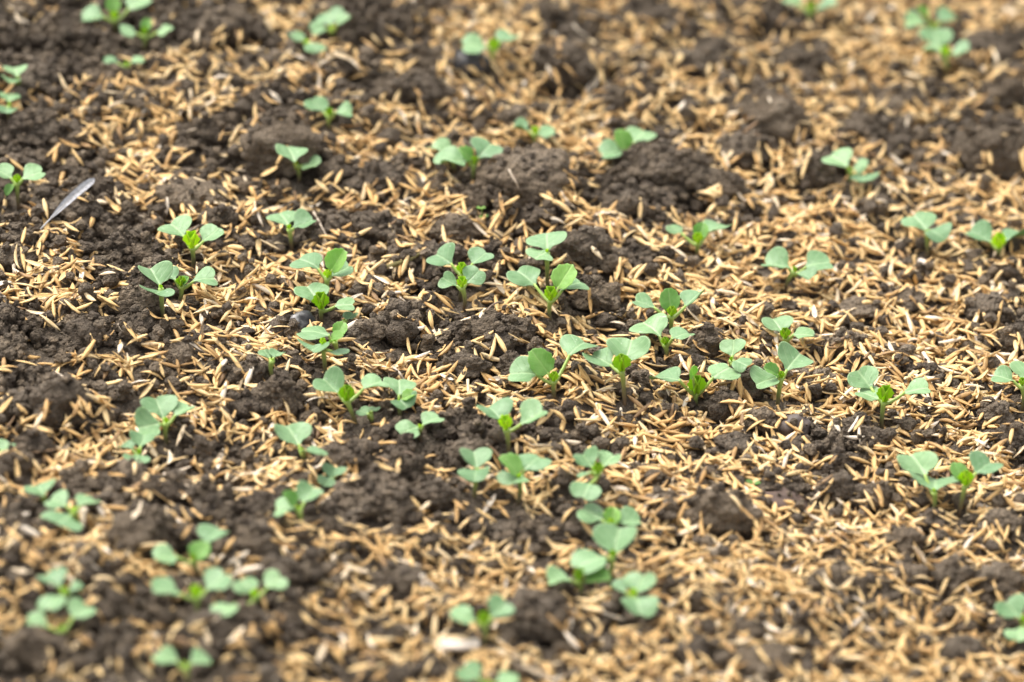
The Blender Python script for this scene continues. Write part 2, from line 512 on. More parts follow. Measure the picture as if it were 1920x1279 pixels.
def add_clod(name, px, py, w, h, label, seed, mat=None, stone=False, rough=1.0, cat="soil clod", group=None, tone=None, sub=5):
    p0 = at(px, py, 0.0)
    m = px_m(p0)
    rx = 0.5 * w * m * 1.04; ry = rx * random.uniform(0.72, 0.95)
    rz = math.sqrt(max((0.5 * h * m * 1.06) ** 2 - (ry * SP) ** 2, 0)) / CP
    rz = min(max(rz, 0.40 * rx), 0.95 * rx)
    p = at(px, py, 0.5 * rz)
    v, f = clod_shape(sub, seed, stone and 0 or 34, rough, stone)
    vv = v * np.array([rx, ry, rz])
    t = np.full(len(v), random.uniform(0.4, 0.9) if tone is None else tone)
    o = link(name, mesh_from(name, vv, f, mat or M_SOIL, {"tone": t}), None, p)
    tag(o, label, cat, group)
    stamp_ellipsoid(p, rx * 0.95, ry * 0.95, rz * 0.98, 0.0)
    return o

CLODS = [
 # px, py, w, h, label
 (990, 340, 168, 112, "largest crumbly soil clod in the middle, right beside a clump of broad seedlings"),
 (1235, 318, 190, 84, "long low ridge-like clod of dark soil directly below the seedling that leans right"),
 (1345, 350, 110, 66, "rough dark clod at the right end of the long low soil ridge"),
 (1096, 470, 84, 84, "round ball-shaped clod just right of the tall two-storey seedlings in sharp focus"),
 (528, 278, 138, 112, "big rounded clod rising behind a small two-leaved seedling in the upper left"),
 (352, 378, 132, 82, "wide crumbly clod above the left-hand seedling with the bright yellow heart"),
 (408, 414, 74, 56, "small rough clod touching the right side of the seedling with a yellow heart"),
 (716, 340, 112, 72, "flat crumbly clod with husks before it, to the left of the clump of broad seedlings"),
 (678, 62, 92, 80, "blurred dark round clod beside the paired seedlings near the top edge"),
 (800, 118, 82, 56, "blurred greyish clod between the round dark clod and the smooth black pebble"),
 (752, 168, 106, 62, "soft blurred clod under the row leading to the black pebble, husks in front"),
 (1056, 128, 122, 100, "large blurred craggy clod right of the top-centre seedling with the yellow stem"),
 (1140, 192, 84, 54, "lone blurred clod in the pale husk drift above the leaning seedling"),
 (1330, 112, 112, 74, "blurred clod with pale husks lying across its top, upper right of centre"),
 (1452, 226, 138, 94, "big lumpy clod at the right edge of the palest husk drift"),
 (1396, 284, 116, 72, "dark crumbly clod directly below the big lumpy clod beside the husk drift"),
 (1212, 22, 96, 58, "blurred dark clod at the top edge, right of centre"),
 (1008, 24, 64, 52, "small blurred clod at the top edge, above the craggy blurred clod"),
 (1322, 12, 78, 44, "blurred clod cut by the top edge, left of the topmost seedling"),
 (1500, 120, 100, 60, "blurred clod below the topmost seedling at the upper right"),
 (1694, 192, 104, 52, "blurred flat clod under the stacked pair of seedlings in the upper right corner"),
 (1872, 92, 118, 62, "blurred clod right of the stacked pair of seedlings in the upper right corner"),
 (1884, 172, 92, 60, "blurred clod at the right edge, below the corner seedlings"),
 (1866, 282, 142, 110, "large blurred dark mound at the right edge, upper part"),
 (1530, 328, 74, 76, "shaded clod tucked under the left leaf of the lone seedling on the right"),
 (1616, 240, 100, 46, "blurred clod lying above the lone seedling on the right"),
 (952, 226, 82, 52, "clod just above the small low seedling near the top centre"),
 (1606, 582, 92, 44, "flat dark clod surrounded by deep golden husks, below the two-lobed face-on seedling"),
 (1690, 560, 90, 36, "low strip of dark soil clod among golden husks on the right"),
 (1590, 648, 66, 56, "upright clod beside the palest golden husk pile on the right"),
 (262, 572, 86, 80, "dark rounded clod under the overlapping pair of seedlings on the left"),
 (108, 768, 132, 128, "biggest clod on the left side, with husks leaning on its front"),
 (28, 770, 66, 80, "blurred clod at the left edge beside the biggest left-hand clod"),
 (526, 752, 90, 76, "smooth-faced rounded clod left of the seedling pair with touching leaves"),
 (940, 626, 98, 60, "clod carrying a single straw husk on top, below the tallest seedling"),
 (868, 688, 88, 52, "low crumbly clod left of the seedling with the pale upright true leaf"),
 (968, 690, 70, 50, "clod half hidden behind the left leaf of the seedling with the pale upright true leaf"),
 (1320, 642, 72, 62, "clod between the small seedling and the low seedling, a pale rootlet before it"),
 (1424, 792, 68, 54, "rounded clod below the small seedling that holds its leaf up like a wing"),
 (1352, 762, 66, 70, "angular clod standing in husks right of the seedling with a toothed true leaf"),
 (1392, 716, 88, 70, "dark clod behind the flat left leaf of the wing-leaved seedling"),
 (1534, 716, 76, 46, "small flat clod in the gap right of the wing-leaved seedling"),
 (1606, 800, 62, 52, "round clod left of the stem of the spread-leaved seedling on the right"),
 (1640, 826, 70, 50, "crumbly clod just below the stem of the spread-leaved seedling on the right"),
 (1866, 782, 66, 50, "clod in the golden husks below the seedling cut by the right edge"),
 (1896, 826, 60, 56, "clod at the right edge above the joined pair of seedlings"),
 (880, 848, 80, 56, "blurred clod behind the small stacked-leaf seedling in the lower middle"),
 (652, 862, 122, 76, "wide blurred clod right of the sprawling seedling with no yellow heart"),
 (758, 888, 76, 62, "blurred clod in the middle of a row of dark lumps, lower left of centre"),
 (694, 936, 156, 84, "broad dark clod above the blurred seedling with three leaves, lower left of centre"),
 (816, 932, 84, 62, "blurred block-like clod at the right end of the row of dark lumps"),
 (1350, 970, 140, 104, "big blurred clod touching a reddish bark chip, lower right"),
 (1570, 922, 68, 78, "upright clod left of the joined pair of seedlings, lower right"),
 (1646, 930, 66, 64, "clod between the upright clod and the joined pair of seedlings"),
 (1750, 980, 60, 46, "small clod at the foot of the joined pair of seedlings"),
 (1242, 942, 64, 44, "blurred clod in husks right of the seedling with wide pale leaves low in the frame"),
 (1692, 1022, 76, 54, "blurred clod in the husks below the joined pair of seedlings"),
 (1882, 982, 84, 50, "low clod at the right edge beside the joined pair of seedlings"),
 (1790, 1086, 82, 80, "left half of the blurred double clod in the lower right"),
 (1872, 1102, 110, 78, "right half of the blurred double clod in the lower right, at the edge"),
 (1546, 1092, 66, 60, "blurred knobbly clod with a twin on its right, lower right"),
 (1596, 1104, 62, 56, "blurred twin clod touching a knobbly clod on its left, lower right"),
 (1704, 1076, 64, 42, "blurred oval clod left of the double clod"),
 (1666, 1132, 46, 36, "blurred little clod alone in the husks above the bottom right"),
 (1010, 1162, 130, 92, "large blurred round clod right of the bottom seedling with raised pale leaves"),
 (1402, 1192, 74, 58, "blurred clod above the bottom edge, right of centre"),
 (1318, 1128, 62, 46, "small blurred clod right of the lowest double-leaved seedling"),
 (1430, 1246, 114, 70, "wide blurred clod at the bottom edge, right of centre"),
 (1800, 1220, 84, 56, "blurred clod near the bottom right corner"),
 (718, 1194, 86, 52, "blurred clod left of a pale flat chip near the bottom"),
 (744, 1100, 120, 70, "blurred dark clod above the pale flat chip"),
 (272, 1004, 128, 100, "blurred dark clod above the left leaf of the lower left seedling group"),
 (30, 872, 64, 62, "blurred clod at the left edge under a lone leaf"),
 (140, 910, 68, 42, "blurred clod behind the sprawling pair of seedlings at the lower left"),
 (440, 1180, 150, 80, "wide blurred bank of dark soil under the pair of seedlings at the lower left"),
 (56, 1220, 100, 76, "blurred dark clod in the bottom left corner"),
 (1888, 1180, 56, 50, "blurred clod behind the seedling at the lower right edge"),
 (70, 150, 104, 70, "blurred dark clod near the upper left corner"),
 (420, 56, 110, 66, "blurred dark clod at the top, right of the upper left seedlings"),
 (200, 150, 92, 54, "blurred clod below the upper left seedlings"),
 (62, 240, 96, 60, "rounded blurred clod right of the stacked leaves at the left edge"),
 (150, 400, 84, 62, "mossy-looking clod just below the slender grey blade"),
 (250, 190, 70, 46, "small blurred clod in the middle of the upper left soil patch"),
 (706, 430, 90, 56, "crumbly clod behind the seedling with spotted leaves"),
 (850, 430, 100, 54, "dark crumbly clod between the spotted seedling and the largest clod"),
 (1000, 410, 90, 50, "crumbly clod at the foot of the largest central clod"),
 (690, 620, 80, 50, "crumbly clod right of the stacked seedlings left of centre"),
 (1120, 560, 84, 60, "crumbly clod right of the tallest seedling's stem"),
 (1850, 590, 96, 60, "dark clod near the right edge, right of the golden husk pile"),
 (1900, 640, 70, 60, "clod cut by the right edge above the half-hidden seedling"),
]
for i, c in enumerate(CLODS):
    add_clod("soil_clod", c[0], c[1], c[2], c[3], c[4], 100 + i * 7, rough=random.uniform(0.8, 1.15))

M_PEBBLE = plain_mat("dark pebble", (0.022, 0.020, 0.022), (0.05, 0.045, 0.042), 160.0, 0.6)
M_BROWNSTONE = plain_mat("brown pebble", (0.045, 0.032, 0.028), (0.12, 0.09, 0.075), 260.0, 0.55)
M_BARK = plain_mat("bark chip", (0.045, 0.027, 0.020), (0.12, 0.075, 0.055), 300.0, 0.8, 0.6, 0.0008, (0.25, 1, 1))
add_clod("pebble", 880, 120, 82, 56, "smooth black pebble under the left leaf of the top-centre seedling", 901, M_PEBBLE, True, 0.7, "pebble", sub=4)
add_clod("pebble", 1490, 803, 66, 50, "smooth brownish pebble among the husks below the wing-leaved seedling", 915, M_BROWNSTONE, True, 0.8, "pebble", sub=4)
add_clod("bark_chip", 1462, 946, 108, 34, "elongated reddish brown bark chip touching the big blurred clod", 933, M_BARK, True, 0.9, "bark chip", sub=4)

# ------------------------------------------------------------------ seedlings: what the photograph shows of each
# (label, base, node, [(kind, centre x, centre y, width, elevation, tilt to viewer), ...], bud size in px)
S = []
def seedling(label, base, node, leaves, bud=16): S.append((label, base, node, leaves, bud))
seedling("blurred broad-leaved seedling cut by the top edge, at the upper left", (219, 62), (216, 36), [('c',174,32,58),('c',256,4,56),('t',213,10,30)])
seedling("blurred seedling with a dark upright middle leaf, below the one cut by the top edge", (270, 98), (272, 66), [('c',242,59,44),('c',310,59,42),('t',276,48,26)])
seedling("low blurred seedling with two separate flat leaves, third in the upper left cluster", (235, 136), (237, 122), [('c',207,116,40),('c',258,114,40)], 8)
seedling("upper of the two small stacked seedlings at the left edge", (40, 168), (38, 150), [('c',33,136,44),('c',29,156,36)], 8)
seedling("lower of the two small stacked seedlings at the left edge", (18, 226), (18, 199), [('c',17,181,44),('c',16,209,46)], 8)
seedling("pale spotted seedling at the left edge above the slender grey blade", (35, 386), (34, 342), [('c',6,325,52),('c',64,328,56),('t',20,356,26)])
seedling("small two-leaved seedling standing before the big rounded clod", (561, 340), (557, 309), [('c',549,290,66),('c',583,311,52)], 12)
seedling("seedling with a dark leaf pair beside a pale husk streak, above the big rounded clod", (618, 242), (618, 217), [('c',595,198,56),('c',645,210,46)])
seedling("blurred upper seedling of the pair near the top edge, left of centre", (628, 76), (622, 56), [('c',618,32,54),('c',646,40,44),('c',598,56,40)], 10)
seedling("blurred lower seedling of the pair near the top edge, left of centre", (580, 106), (576, 82), [('c',557,69,42),('c',590,89,44)], 10)
seedling("blurred top-centre seedling above the smooth black pebble", (926, 136), (925, 94), [('c',890,86,58),('c',950,70,54)], 22)
seedling("small low seedling with two narrow leaves near the top centre", (1003, 276), (1003, 252), [('c',976,241,46),('c',1025,248,44)], 16)
seedling("broad seedling with a lifted right leaf, left of the largest central clod", (888, 348), (889, 308), [('c',848,303,76,18,.7),('c',911,280,70,34,.5),('t',875,290,34)], 16)
seedling("half-hidden spotted seedling directly behind the broad one by the largest clod", (852, 320), (846, 296), [('c',823,280,58),('c',862,291,34)], 6)
seedling("leaning seedling on the long soil ridge with three spread leaves", (1178, 308), (1178, 286), [('c',1146,288,56,4),('c',1200,254,64,28),('t',1166,265,38)], 8)
seedling("topmost seedling at the upper right, cut by the top edge", (1522, 46), (1519, 20), [('c',1485,3,52),('c',1550,13,50)], 18)
seedling("rear blurred seedling of the stacked pair in the upper right corner", (1752, 84), (1750, 52), [('c',1714,43,52),('c',1778,36,56),('t',1730,28,32)], 12)
seedling("front blurred seedling of the stacked pair in the upper right corner", (1774, 138), (1770, 104), [('c',1756,70,66),('c',1800,97,46),('c',1747,96,42)], 18)
seedling("lone seedling on the right with three rounded leaves", (1593, 350), (1591, 320), [('c',1569,301,62),('c',1613,312,46,40,.6),('c',1615,335,62,6)], 8)
seedling("low seedling with two stacked ear-shaped leaves, on the right by the golden husks", (1740, 480), (1738, 436), [('c',1724,416,66),('c',1755,439,66)], 6)
seedling("seedling with a thick yellow bud near the right edge, upper half", (1870, 482), (1871, 464), [('c',1837,442,64),('c',1906,442,66)], 30)
seedling("left-hand seedling with a bright yellow heart and long stem", (361, 506), (361, 464), [('c',330,428,72,30),('c',396,440,58,16)], 34)
seedling("small seedling with drooping wide leaves above the stacked seedlings left of centre", (547, 462), (543, 430), [('c',531,408,60),('c',570,420,58,10)], 10)
seedling("rear seedling of the overlapping pair on the left, with an open yellow heart", (337, 564), (340, 536), [('c',385,523,58,18),('c',318,516,44,30),('t',346,528,26)], 20)
seedling("front seedling of the overlapping pair on the left, with one leaf curled like a saddle", (307, 610), (304, 541), [('c',290,517,66,26),('c',298,549,70,2)], 8)
seedling("uppermost of the stacked seedlings left of centre, with three leaves", (617, 572), (615, 520), [('c',578,492,72,26),('c',640,508,58,14),('t',633,490,50,55,.9)], 16)
seedling("second of the stacked seedlings left of centre, with a bright yellow funnel heart", (604, 604), (604, 578), [('c',585,550,76,28),('c',647,572,52,10)], 34)
seedling("third of the stacked seedlings, its big pale leaf covering a charcoal lump", (632, 668), (628, 640), [('c',590,622,84,22),('t',638,618,34,40)], 8)
seedling("lowest of the stacked seedlings left of centre, with one leaf turned to the viewer", (610, 702), (606, 646), [('c',594,652,78,0),('c',634,662,42,2),('t',632,634,34,40)], 14)
seedling("tiny dark green seedling right of the stacked seedlings", (648, 614), (647, 602), [('c',657,594,36,8)], 4)
seedling("small flat-topped seedling on a short stem, left of the stacked seedlings", (512, 712), (511, 676), [('c',500,663,32),('c',520,664,34)], 4)
seedling("seedling with a yellow heart whose right leaf touches its neighbour", (668, 794), (650, 750), [('c',618,722,66,24),('c',700,720,66,22)], 32)
seedling("right-hand seedling of the pair with touching leaves", (750, 782), (748, 752), [('c',748,724,60,34),('c',757,757,60,2),('t',766,742,26,30)], 6)
seedling("tiny seedling in the shade below the pair with touching leaves", (696, 790), (694, 778), [('c',682,772,30),('c',701,766,26)], 6)
seedling("blurred low seedling of two pale leaves below the pair with touching leaves", (789, 824), (787, 802), [('c',767,806,52,6,.7),('c',809,788,54,20)], 8)
seedling("blurred four-leaved seedling at the left, above a fainter one", (313, 832), (312, 793), [('c',298,764,66,34),('c',343,769,50,24,.6),('c',280,798,64,6)], 12)
seedling("faint blurred seedling tucked below the four-leaved one at the left", (257, 876), (260, 852), [('c',238,838,42),('c',266,826,46),('c',258,860,52,4)], 12)
seedling("blurred sprawling seedling with no yellow heart, lower left of centre", (570, 866), (566, 844), [('c',548,815,76,30),('c',590,847,68,4)], 6)
seedling("lone leaf of a seedling cut by the left edge", (6, 862), (2, 846), [('c',12,838,46,14)], 4)
seedling("blurred small leaf standing behind the sprawling pair at the lower left", (80, 944), (84, 930), [('c',76,918,60,24)], 4)
seedling("blurred sprawling seedling with a husk lying on its front leaf, lower left", (148, 992), (140, 958), [('c',108,940,54,14),('c',164,942,56,10),('c',122,974,78,4)], 10)
seedling("tiny blurred seedling with folded leaves in the row of dark lumps", (622, 914), (622, 898), [('c',626,886,46),('c',614,902,40,4)], 4)
seedling("blurred seedling with a dark upright true leaf, right of the lower left soil", (563, 992), (560, 956), [('c',580,928,54,30),('c',536,953,58,6),('t',544,936,36,50)], 10)
seedling("blurred uppermost seedling of the lower left group, with a pale lifted leaf", (372, 1078), (364, 1050), [('c',398,1004,62,34),('c',312,1044,66,14),('t',376,1034,46,40)], 14)
seedling("blurred middle seedling of the lower left group, with a yellow heart", (371, 1168), (370, 1118), [('c',312,1108,72,16),('c',407,1090,70,30)], 26)
seedling("blurred right-hand seedling of the lower left group, with three spread leaves", (482, 1150), (478, 1118), [('c',463,1098,52,50,.8),('c',515,1091,56,20),('c',430,1136,58,6)], 16)
seedling("blurred upper seedling of the stacked pair near the left edge, bottom", (124, 1142), (122, 1112), [('c',98,1086,62,36),('c',144,1106,42),('c',102,1126,58,4)], 14)
seedling("blurred lower seedling of the stacked pair near the left edge, bottom", (112, 1204), (118, 1180), [('c',70,1170,58,12),('c',150,1146,60,30)], 10)
seedling("blurred seedling nearest the bottom edge on the left", (352, 1278), (348, 1250), [('c',314,1232,64,22),('c',378,1240,60,8)], 12)
seedling("small stacked-leaf seedling in the lower middle, on a thin curved stem", (889, 936), (895, 882), [('c',891,860,60,36),('c',891,890,62,2)], 6)
seedling("blurred seedling with three overlapping wide leaves, lower middle", (970, 948), (973, 896), [('c',998,866,68,34),('c',965,900,74,0),('t',957,873,44,45)], 10)
seedling("seedling with wide pale leaves and a husk caught between them, lower middle", (1108, 938), (1120, 886), [('c',1100,862,54,30),('c',1142,862,48,26),('c',1098,916,58,2),('c',1096,888,32)], 22)
seedling("blurred flat seedling with a green heart, above the big heart-shaped leaf", (1146, 1004), (1145, 984), [('c',1110,963,60,18),('c',1180,977,58,8),('t',1148,968,34,50)], 14)
seedling("blurred seedling with the big heart-shaped leaf held up at the back", (1142, 1098), (1148, 1044), [('c',1156,1014,92,40,.5),('c',1106,1050,78,6)], 16)
seedling("blurred seedling with a hanging dark true leaf, left of the heart-shaped leaf", (1090, 1120), (1086, 1088), [('c',1048,1086,62,8),('t',1118,1082,46,20)], 26)
seedling("blurred lowest double-leaved seedling, right of the heart-leaved one", (1193, 1158), (1188, 1116), [('c',1200,1094,66,34),('c',1158,1104,46,10),('c',1196,1134,66,2)], 16)
seedling("blurred bottom seedling with two raised pale leaves and a yellow node", (909, 1218), (908, 1168), [('c',868,1156,66,20),('c',938,1142,62,34)], 26)
seedling("blurred seedling cut by the bottom edge, in the middle", (918, 1300), (916, 1282), [('c',882,1262,60,20),('c',952,1272,62,14)], 10)
seedling("rear seedling of the tallest pair, with a purple stem and a heart-shaped back leaf", (1027, 548), (1026, 474), [('c',1025,450,74,38,.6),('c',1013,479,72,0)], 8)
seedling("front seedling of the tallest pair, broad blue-green leaves and a yellow-green funnel", (1031, 602), (1032, 562), [('c',984,518,76,30,.75),('c',1072,534,66,20),('t',1058,520,50,42,.7)], 28)
seedling("upper seedling with insect-spotted leaves left of the tallest pair", (863, 556), (866, 512), [('c',830,483,62,30,.5),('c',900,483,56,24)], 22)
seedling("lower seedling with a nibbled right leaf, under the insect-spotted one", (871, 576), (866, 538), [('c',842,528,48,14),('c',888,518,52,40,.9)], 22)
seedling("three-leaved seedling with a pale upright true leaf between blue-green leaves, right of centre", (1257, 634), (1258, 592), [('c',1206,569,60,22),('c',1300,560,58,24),('t',1255,564,46,60,.8)], 20)
seedling("seedling with one ear-shaped leaf raised high, below the three-leaved one right of centre", (1249, 674), (1247, 646), [('c',1220,614,72,34,.6),('c',1276,628,56,14)], 16)
seedling("small wide-leaved seedling peeping from behind the toothed-leaf seedling", (1371, 704), (1371, 676), [('c',1375,652,56,36),('c',1386,680,48,4)], 8)
seedling("seedling with a small toothed upright leaf between two flat broad leaves", (1306, 760), (1305, 736), [('c',1248,708,72,14,.5),('c',1354,696,72,20),('t',1297,698,30,65,.8)], 36)
seedling("seedling with a pale rounded true leaf and one leaf arching right on a long stalk", (1040, 750), (1038, 714), [('c',980,699,70,16,.4),('c',1083,650,78,38,.4),('t',1014,680,54,50,.9)], 20)
seedling("tall seedling with drooping left leaf and bright green throat, right of the arching one", (1171, 758), (1165, 694), [('c',1126,674,70,4,.6),('c',1178,658,80,30,.1)], 34)
seedling("seedling with three spoon-shaped leaves and a yellow bud, below the arching one", (953, 856), (949, 804), [('c',928,774,72,28),('c',1000,782,70,20)], 30)
seedling("seedling with a yellow-green folded leaf, above the golden husks right of the round ball clod", (1303, 482), (1308, 456), [('c',1266,430,44,24),('c',1345,426,66,20),('t',1314,434,34,50)], 22)
seedling("face-on seedling with two big two-lobed leaves like butterfly wings", (1474, 542), (1488, 510), [('c',1455,497,70,18,1.0),('c',1534,494,70,20,1.0),('c',1508,518,48,6,.8)], 12)
seedling("small seedling with a tight bright bud, above the wing-leaved seedling", (1477, 656), (1472, 634), [('c',1458,610,58,28),('c',1507,627,52,12)], 22)
seedling("wing-leaved seedling holding one leaf up and one flat, right of the toothed-leaf one", (1458, 760), (1464, 708), [('c',1434,714,68,4,.6),('c',1488,676,72,38,.5),('t',1446,696,36,50,.9)], 14)
seedling("spread-leaved seedling alone among husks on the right, thick green stem", (1653, 802), (1656, 752), [('c',1620,710,64,30),('c',1627,740,62,10),('c',1718,730,66,22)], 34)
seedling("half-hidden seedling cut by the right edge, middle height", (1917, 768), (1914, 722), [('c',1880,708,58,14,.6),('c',1924,696,60,34)], 16)
seedling("right seedling of the joined pair, with a long lifted leaf", (1799, 960), (1808, 908), [('c',1846,874,72,30,.6),('t',1796,886,44,45)], 30)
seedling("left seedling of the joined pair, with two broad overlapping leaves", (1750, 960), (1750, 922), [('c',1722,870,84,34),('c',1753,906,98,8)], 8)
seedling("blurred seedling cut by the right edge, low in the frame", (1922, 1206), (1918, 1166), [('c',1897,1142,62,20),('c',1906,1186,56,4)], 16)

HANDLES = """the broad seedling at the top left
the dark-hearted upper left seedling
the low flat upper left seedling
the upper left-edge seedling
the lower left-edge seedling
the pale spotted left-edge seedling
the seedling before the rounded clod
the seedling near the pale husk streak
the upper of the top-edge pair
the lower of the top-edge pair
the top-centre seedling
the low narrow-leaved seedling
the lifted-leaf broad seedling
the half-hidden spotted seedling
the leaning ridge seedling
the topmost seedling
the rear corner seedling
the front corner seedling
the lone rounded-leaf seedling
the ear-leaved seedling
the thick-budded seedling
the bright yellow-hearted seedling
the drooping-leaved seedling
the open-hearted overlapping seedling
the saddle-leaved seedling
the uppermost stacked seedling
the funnel-hearted stacked seedling
the charcoal-covering seedling
the lowest stacked seedling
the tiny dark green seedling
the flat-topped seedling
the left touching seedling
the right touching seedling
the tiny shaded seedling
the low pale two-leaved seedling
the four-leaved left seedling
the faint tucked seedling
the sprawling lower seedling
the lone leaf at the left edge
the single small lower left leaf
the husk-laden sprawling seedling
the tiny folded seedling
the upright-leaved lower seedling
the uppermost lower-left-group seedling
the middle lower-left-group seedling
the right lower-left-group seedling
the upper bottom-left pair seedling
the lower bottom-left pair seedling
the bottom-left seedling
the thin curved-stem seedling
the overlapping wide-leaved seedling
the husk-holding pale seedling
the flat green-hearted seedling
the heart-leaved seedling
the hanging-leaf seedling
the lowest double-leaved seedling
the raised-leaved bottom seedling
the bottom-edge seedling
the purple-stemmed tall seedling
the front tall seedling
the upper insect-spotted seedling
the nibbled seedling
the three-leaved upright seedling
the raised-ear seedling
the peeping seedling
the toothed-leaf seedling
the arching seedling
the green-throated tall seedling
the spoon-leaved seedling
the folded-leaf seedling
the butterfly-leaved seedling
the tight-budded small seedling
the wing-leaved seedling
the spread-leaved seedling
the half-hidden right-edge seedling
the right joined seedling
the left joined seedling
the lower right-edge seedling""".split("\n")
STEMS = [at(*s[1]) for s in S]

# ------------------------------------------------------------------ smaller clods, alike
def free_of_stems(x, y, front=0.006, side=0.004):
    for b in STEMS:
        if abs(b[0] - x) < side and -front < y - b[1] < side: return False
    return True
def in_frame(p, mx=0):
    a, b, _ = project(p[0], p[1], p[2])
    return -mx < a < PW + mx and -mx < b < PH + mx

small = [clod_shape(3, 700 + k * 11, 16, 1.15) for k in range(9)]
small_me = [mesh_from("small_soil_clod", v, f, M_SOIL, {"tone": np.full(len(v), t)}) for (v, f), t in zip(small, rng.uniform(0.25, 0.8, 9))]
n_small = 0
small_objs = []
tries = 0
extra_small = []
while n_small < 215 and tries < 20000:
    tries += 1
    x = rng.uniform(X0, X1); y = rng.uniform(Y0, Y1)
    c = float(cover(x, y))
    if rng.uniform() < c * 1.1 or not free_of_stems(x, y, 0.011, 0.0055): continue
    iy, ix = hidx(np.array([x]), np.array([y]))
    if CLODMASK[iy, ix][0]: continue
    r = 0.0026 + 0.0032 * rng.uniform() ** 2
    z = float(base_z(x, y)) + 0.35 * r
    inside = in_frame((x, y, z), 10)
    if not inside and len(extra_small) > 150: continue
    k = rng.integers(9)
    sc = np.array([r * rng.uniform(0.85, 1.2), r * rng.uniform(0.85, 1.2), r * rng.uniform(0.65, 1.0)])
    rot = rng.uniform(0, 6.28)
    stamp_ellipsoid((x, y, z), sc[0], sc[1], sc[2], rot)
    if inside:
        o = link("small_soil_clod", small_me[k], None, (x, y, z))
        o.scale = sc; o.rotation_euler = (rng.uniform(-.4, .4), rng.uniform(-.4, .4), rot)
        tag(o, "small rounded clod of dark soil lying away from any seedling", "soil clod", "small loose soil clods on the bed")
        n_small += 1
        small_objs.append((o, x, y))
    else:
        extra_small.append((x, y, z, sc, rot, k))

# each small clod is named from the nearest seedling's stem, where there is one close by
near = {}
for o, x, y in small_objs:
    d = [(math.hypot(b[0] - x, b[1] - y), i) for i, b in enumerate(STEMS)]
    dist, i = min(d)
    if dist > 0.030: continue
    ddx, ddy = x - STEMS[i][0], y - STEMS[i][1]
    way = ("left of" if ddx < 0 else "right of") if abs(ddx) > abs(ddy) else ("in front of" if ddy < 0 else "behind")
    near.setdefault((i, way), []).append((dist, o))
for (i, way), lst in near.items():
    for k, (dist, o) in enumerate(sorted(lst, key=lambda t: t[0])):
        o["label"] = (f"small rounded soil clod nearest {way} {HANDLES[i]}", f"second small rounded soil clod {way} {HANDLES[i]}",
                      f"third small rounded soil clod {way} {HANDLES[i]}", f"farthest small rounded soil clod {way} {HANDLES[i]}")[min(k, 3)]

# ------------------------------------------------------------------ building the seedlings
NT = 44
RHO = np.array([0.0, 0.22, 0.45, 0.66, 0.83, 0.94, 1.0])
THETA = np.arange(NT) / NT * 2 * math.pi
def outline_coty(r):
    ctrl_a = np.radians([0, 12, 28, 46, 68, 95, 125, 150, 168, 180])
    def one():
        nt_ = r.uniform(0.52, 0.68)
        c = np.array([nt_ - .02, nt_ + .12, .86, 1.0, 1.06, .98, .80, .66, .72, .95])
        return c * np.concatenate([[1], r.uniform(.96, 1.05, 7), [1, 1]])
    a, b = one(), one(); b[0] = a[0]
    t = np.where(THETA <= math.pi, THETA, 2 * math.pi - THETA)
    return np.where(THETA <= math.pi, np.interp(t, ctrl_a, a), np.interp(t, ctrl_a, b))
def smooth_closed(x, n=2):
    for _ in range(n): x = .25 * np.roll(x, 1) + .5 * x + .25 * np.roll(x, -1)
    return x
def outline_true(r):
    x = np.cos(THETA); y = np.sin(THETA)
    o = 1.0 - 0.14 * (x < 0) * x * x
    return o + 0.035 * np.sin(THETA * 11 + r.uniform(0, 6)) + 0.02 * r.normal(size=NT)

def blade(r, kind, ra, rl, cup, fold, droop, twist):
    """Leaf blade around its centre: x along the leaf, y across, z up; with thickness."""
    if kind == 'c': o = smooth_closed(outline_coty(r), 1)
    else: o = outline_true(r)
    x = np.concatenate([[0]] + [q * o * np.cos(THETA) for q in RHO[1:]])
    y = np.concatenate([[0]] + [q * o * np.sin(THETA) for q in RHO[1:]])
    e = np.concatenate([[0]] + [np.full(NT, q) for q in RHO[1:]])
    ph = r.uniform(0, 6.28)
    z = cup * y * y + fold * np.abs(y) - droop * (x + .85) ** 2 * .5 + twist * x * y
    wv = 0.045 if kind == 'c' else 0.07
    z = z + wv * e ** 3 * np.sin(3 * np.arctan2(y, x) + ph) + wv * .6 * e ** 3 * np.sin(5 * np.arctan2(y, x) + 2 * ph)
    z = z - z[0]
    V = np.stack([x * ra, y * rl, z * rl], 1)
    n = len(V)
    tris = [[0, 1 + j, 1 + (j + 1) % NT] for j in range(NT)]
    qd = [[1 + i * NT + j, 1 + (i + 1) * NT + j, 1 + (i + 1) * NT + (j + 1) % NT, 1 + i * NT + (j + 1) % NT] for i in range(len(RHO) - 2) for j in range(NT)]
    B = V - np.array([0, 0, 0.00028]) * (1 - 0.6 * e[:, None] ** 6)
    tb = [[n + a, n + c, n + b] for a, b, c in tris]; qb = [[n + a, n + d, n + c, n + b] for a, b, c, d in qd]
    l = 1 + (len(RHO) - 2) * NT
    rim = [[l + j, n + l + j, n + l + (j + 1) % NT, l + (j + 1) % NT] for j in range(NT)]
    return np.vstack([V, B]), [np.array(tris + tb), np.array(qd + qb + rim)], np.tile(x, 2), np.tile(y, 2), np.tile(e, 2)

def leaf_frame(axis, q, r):
    a = axis / np.linalg.norm(axis)
    n = np.array([0, 0, 1.0]) * (1 - .2 * q) - AX_F * q * .8 + r.normal(0, .13, 3)
    n = n - a * (n @ a)
    if np.linalg.norm(n) < 1e-3: n = np.array([0, -1.0, 0.2])
    n /= np.linalg.norm(n)
    l = np.cross(n, a)
    return a, l, n

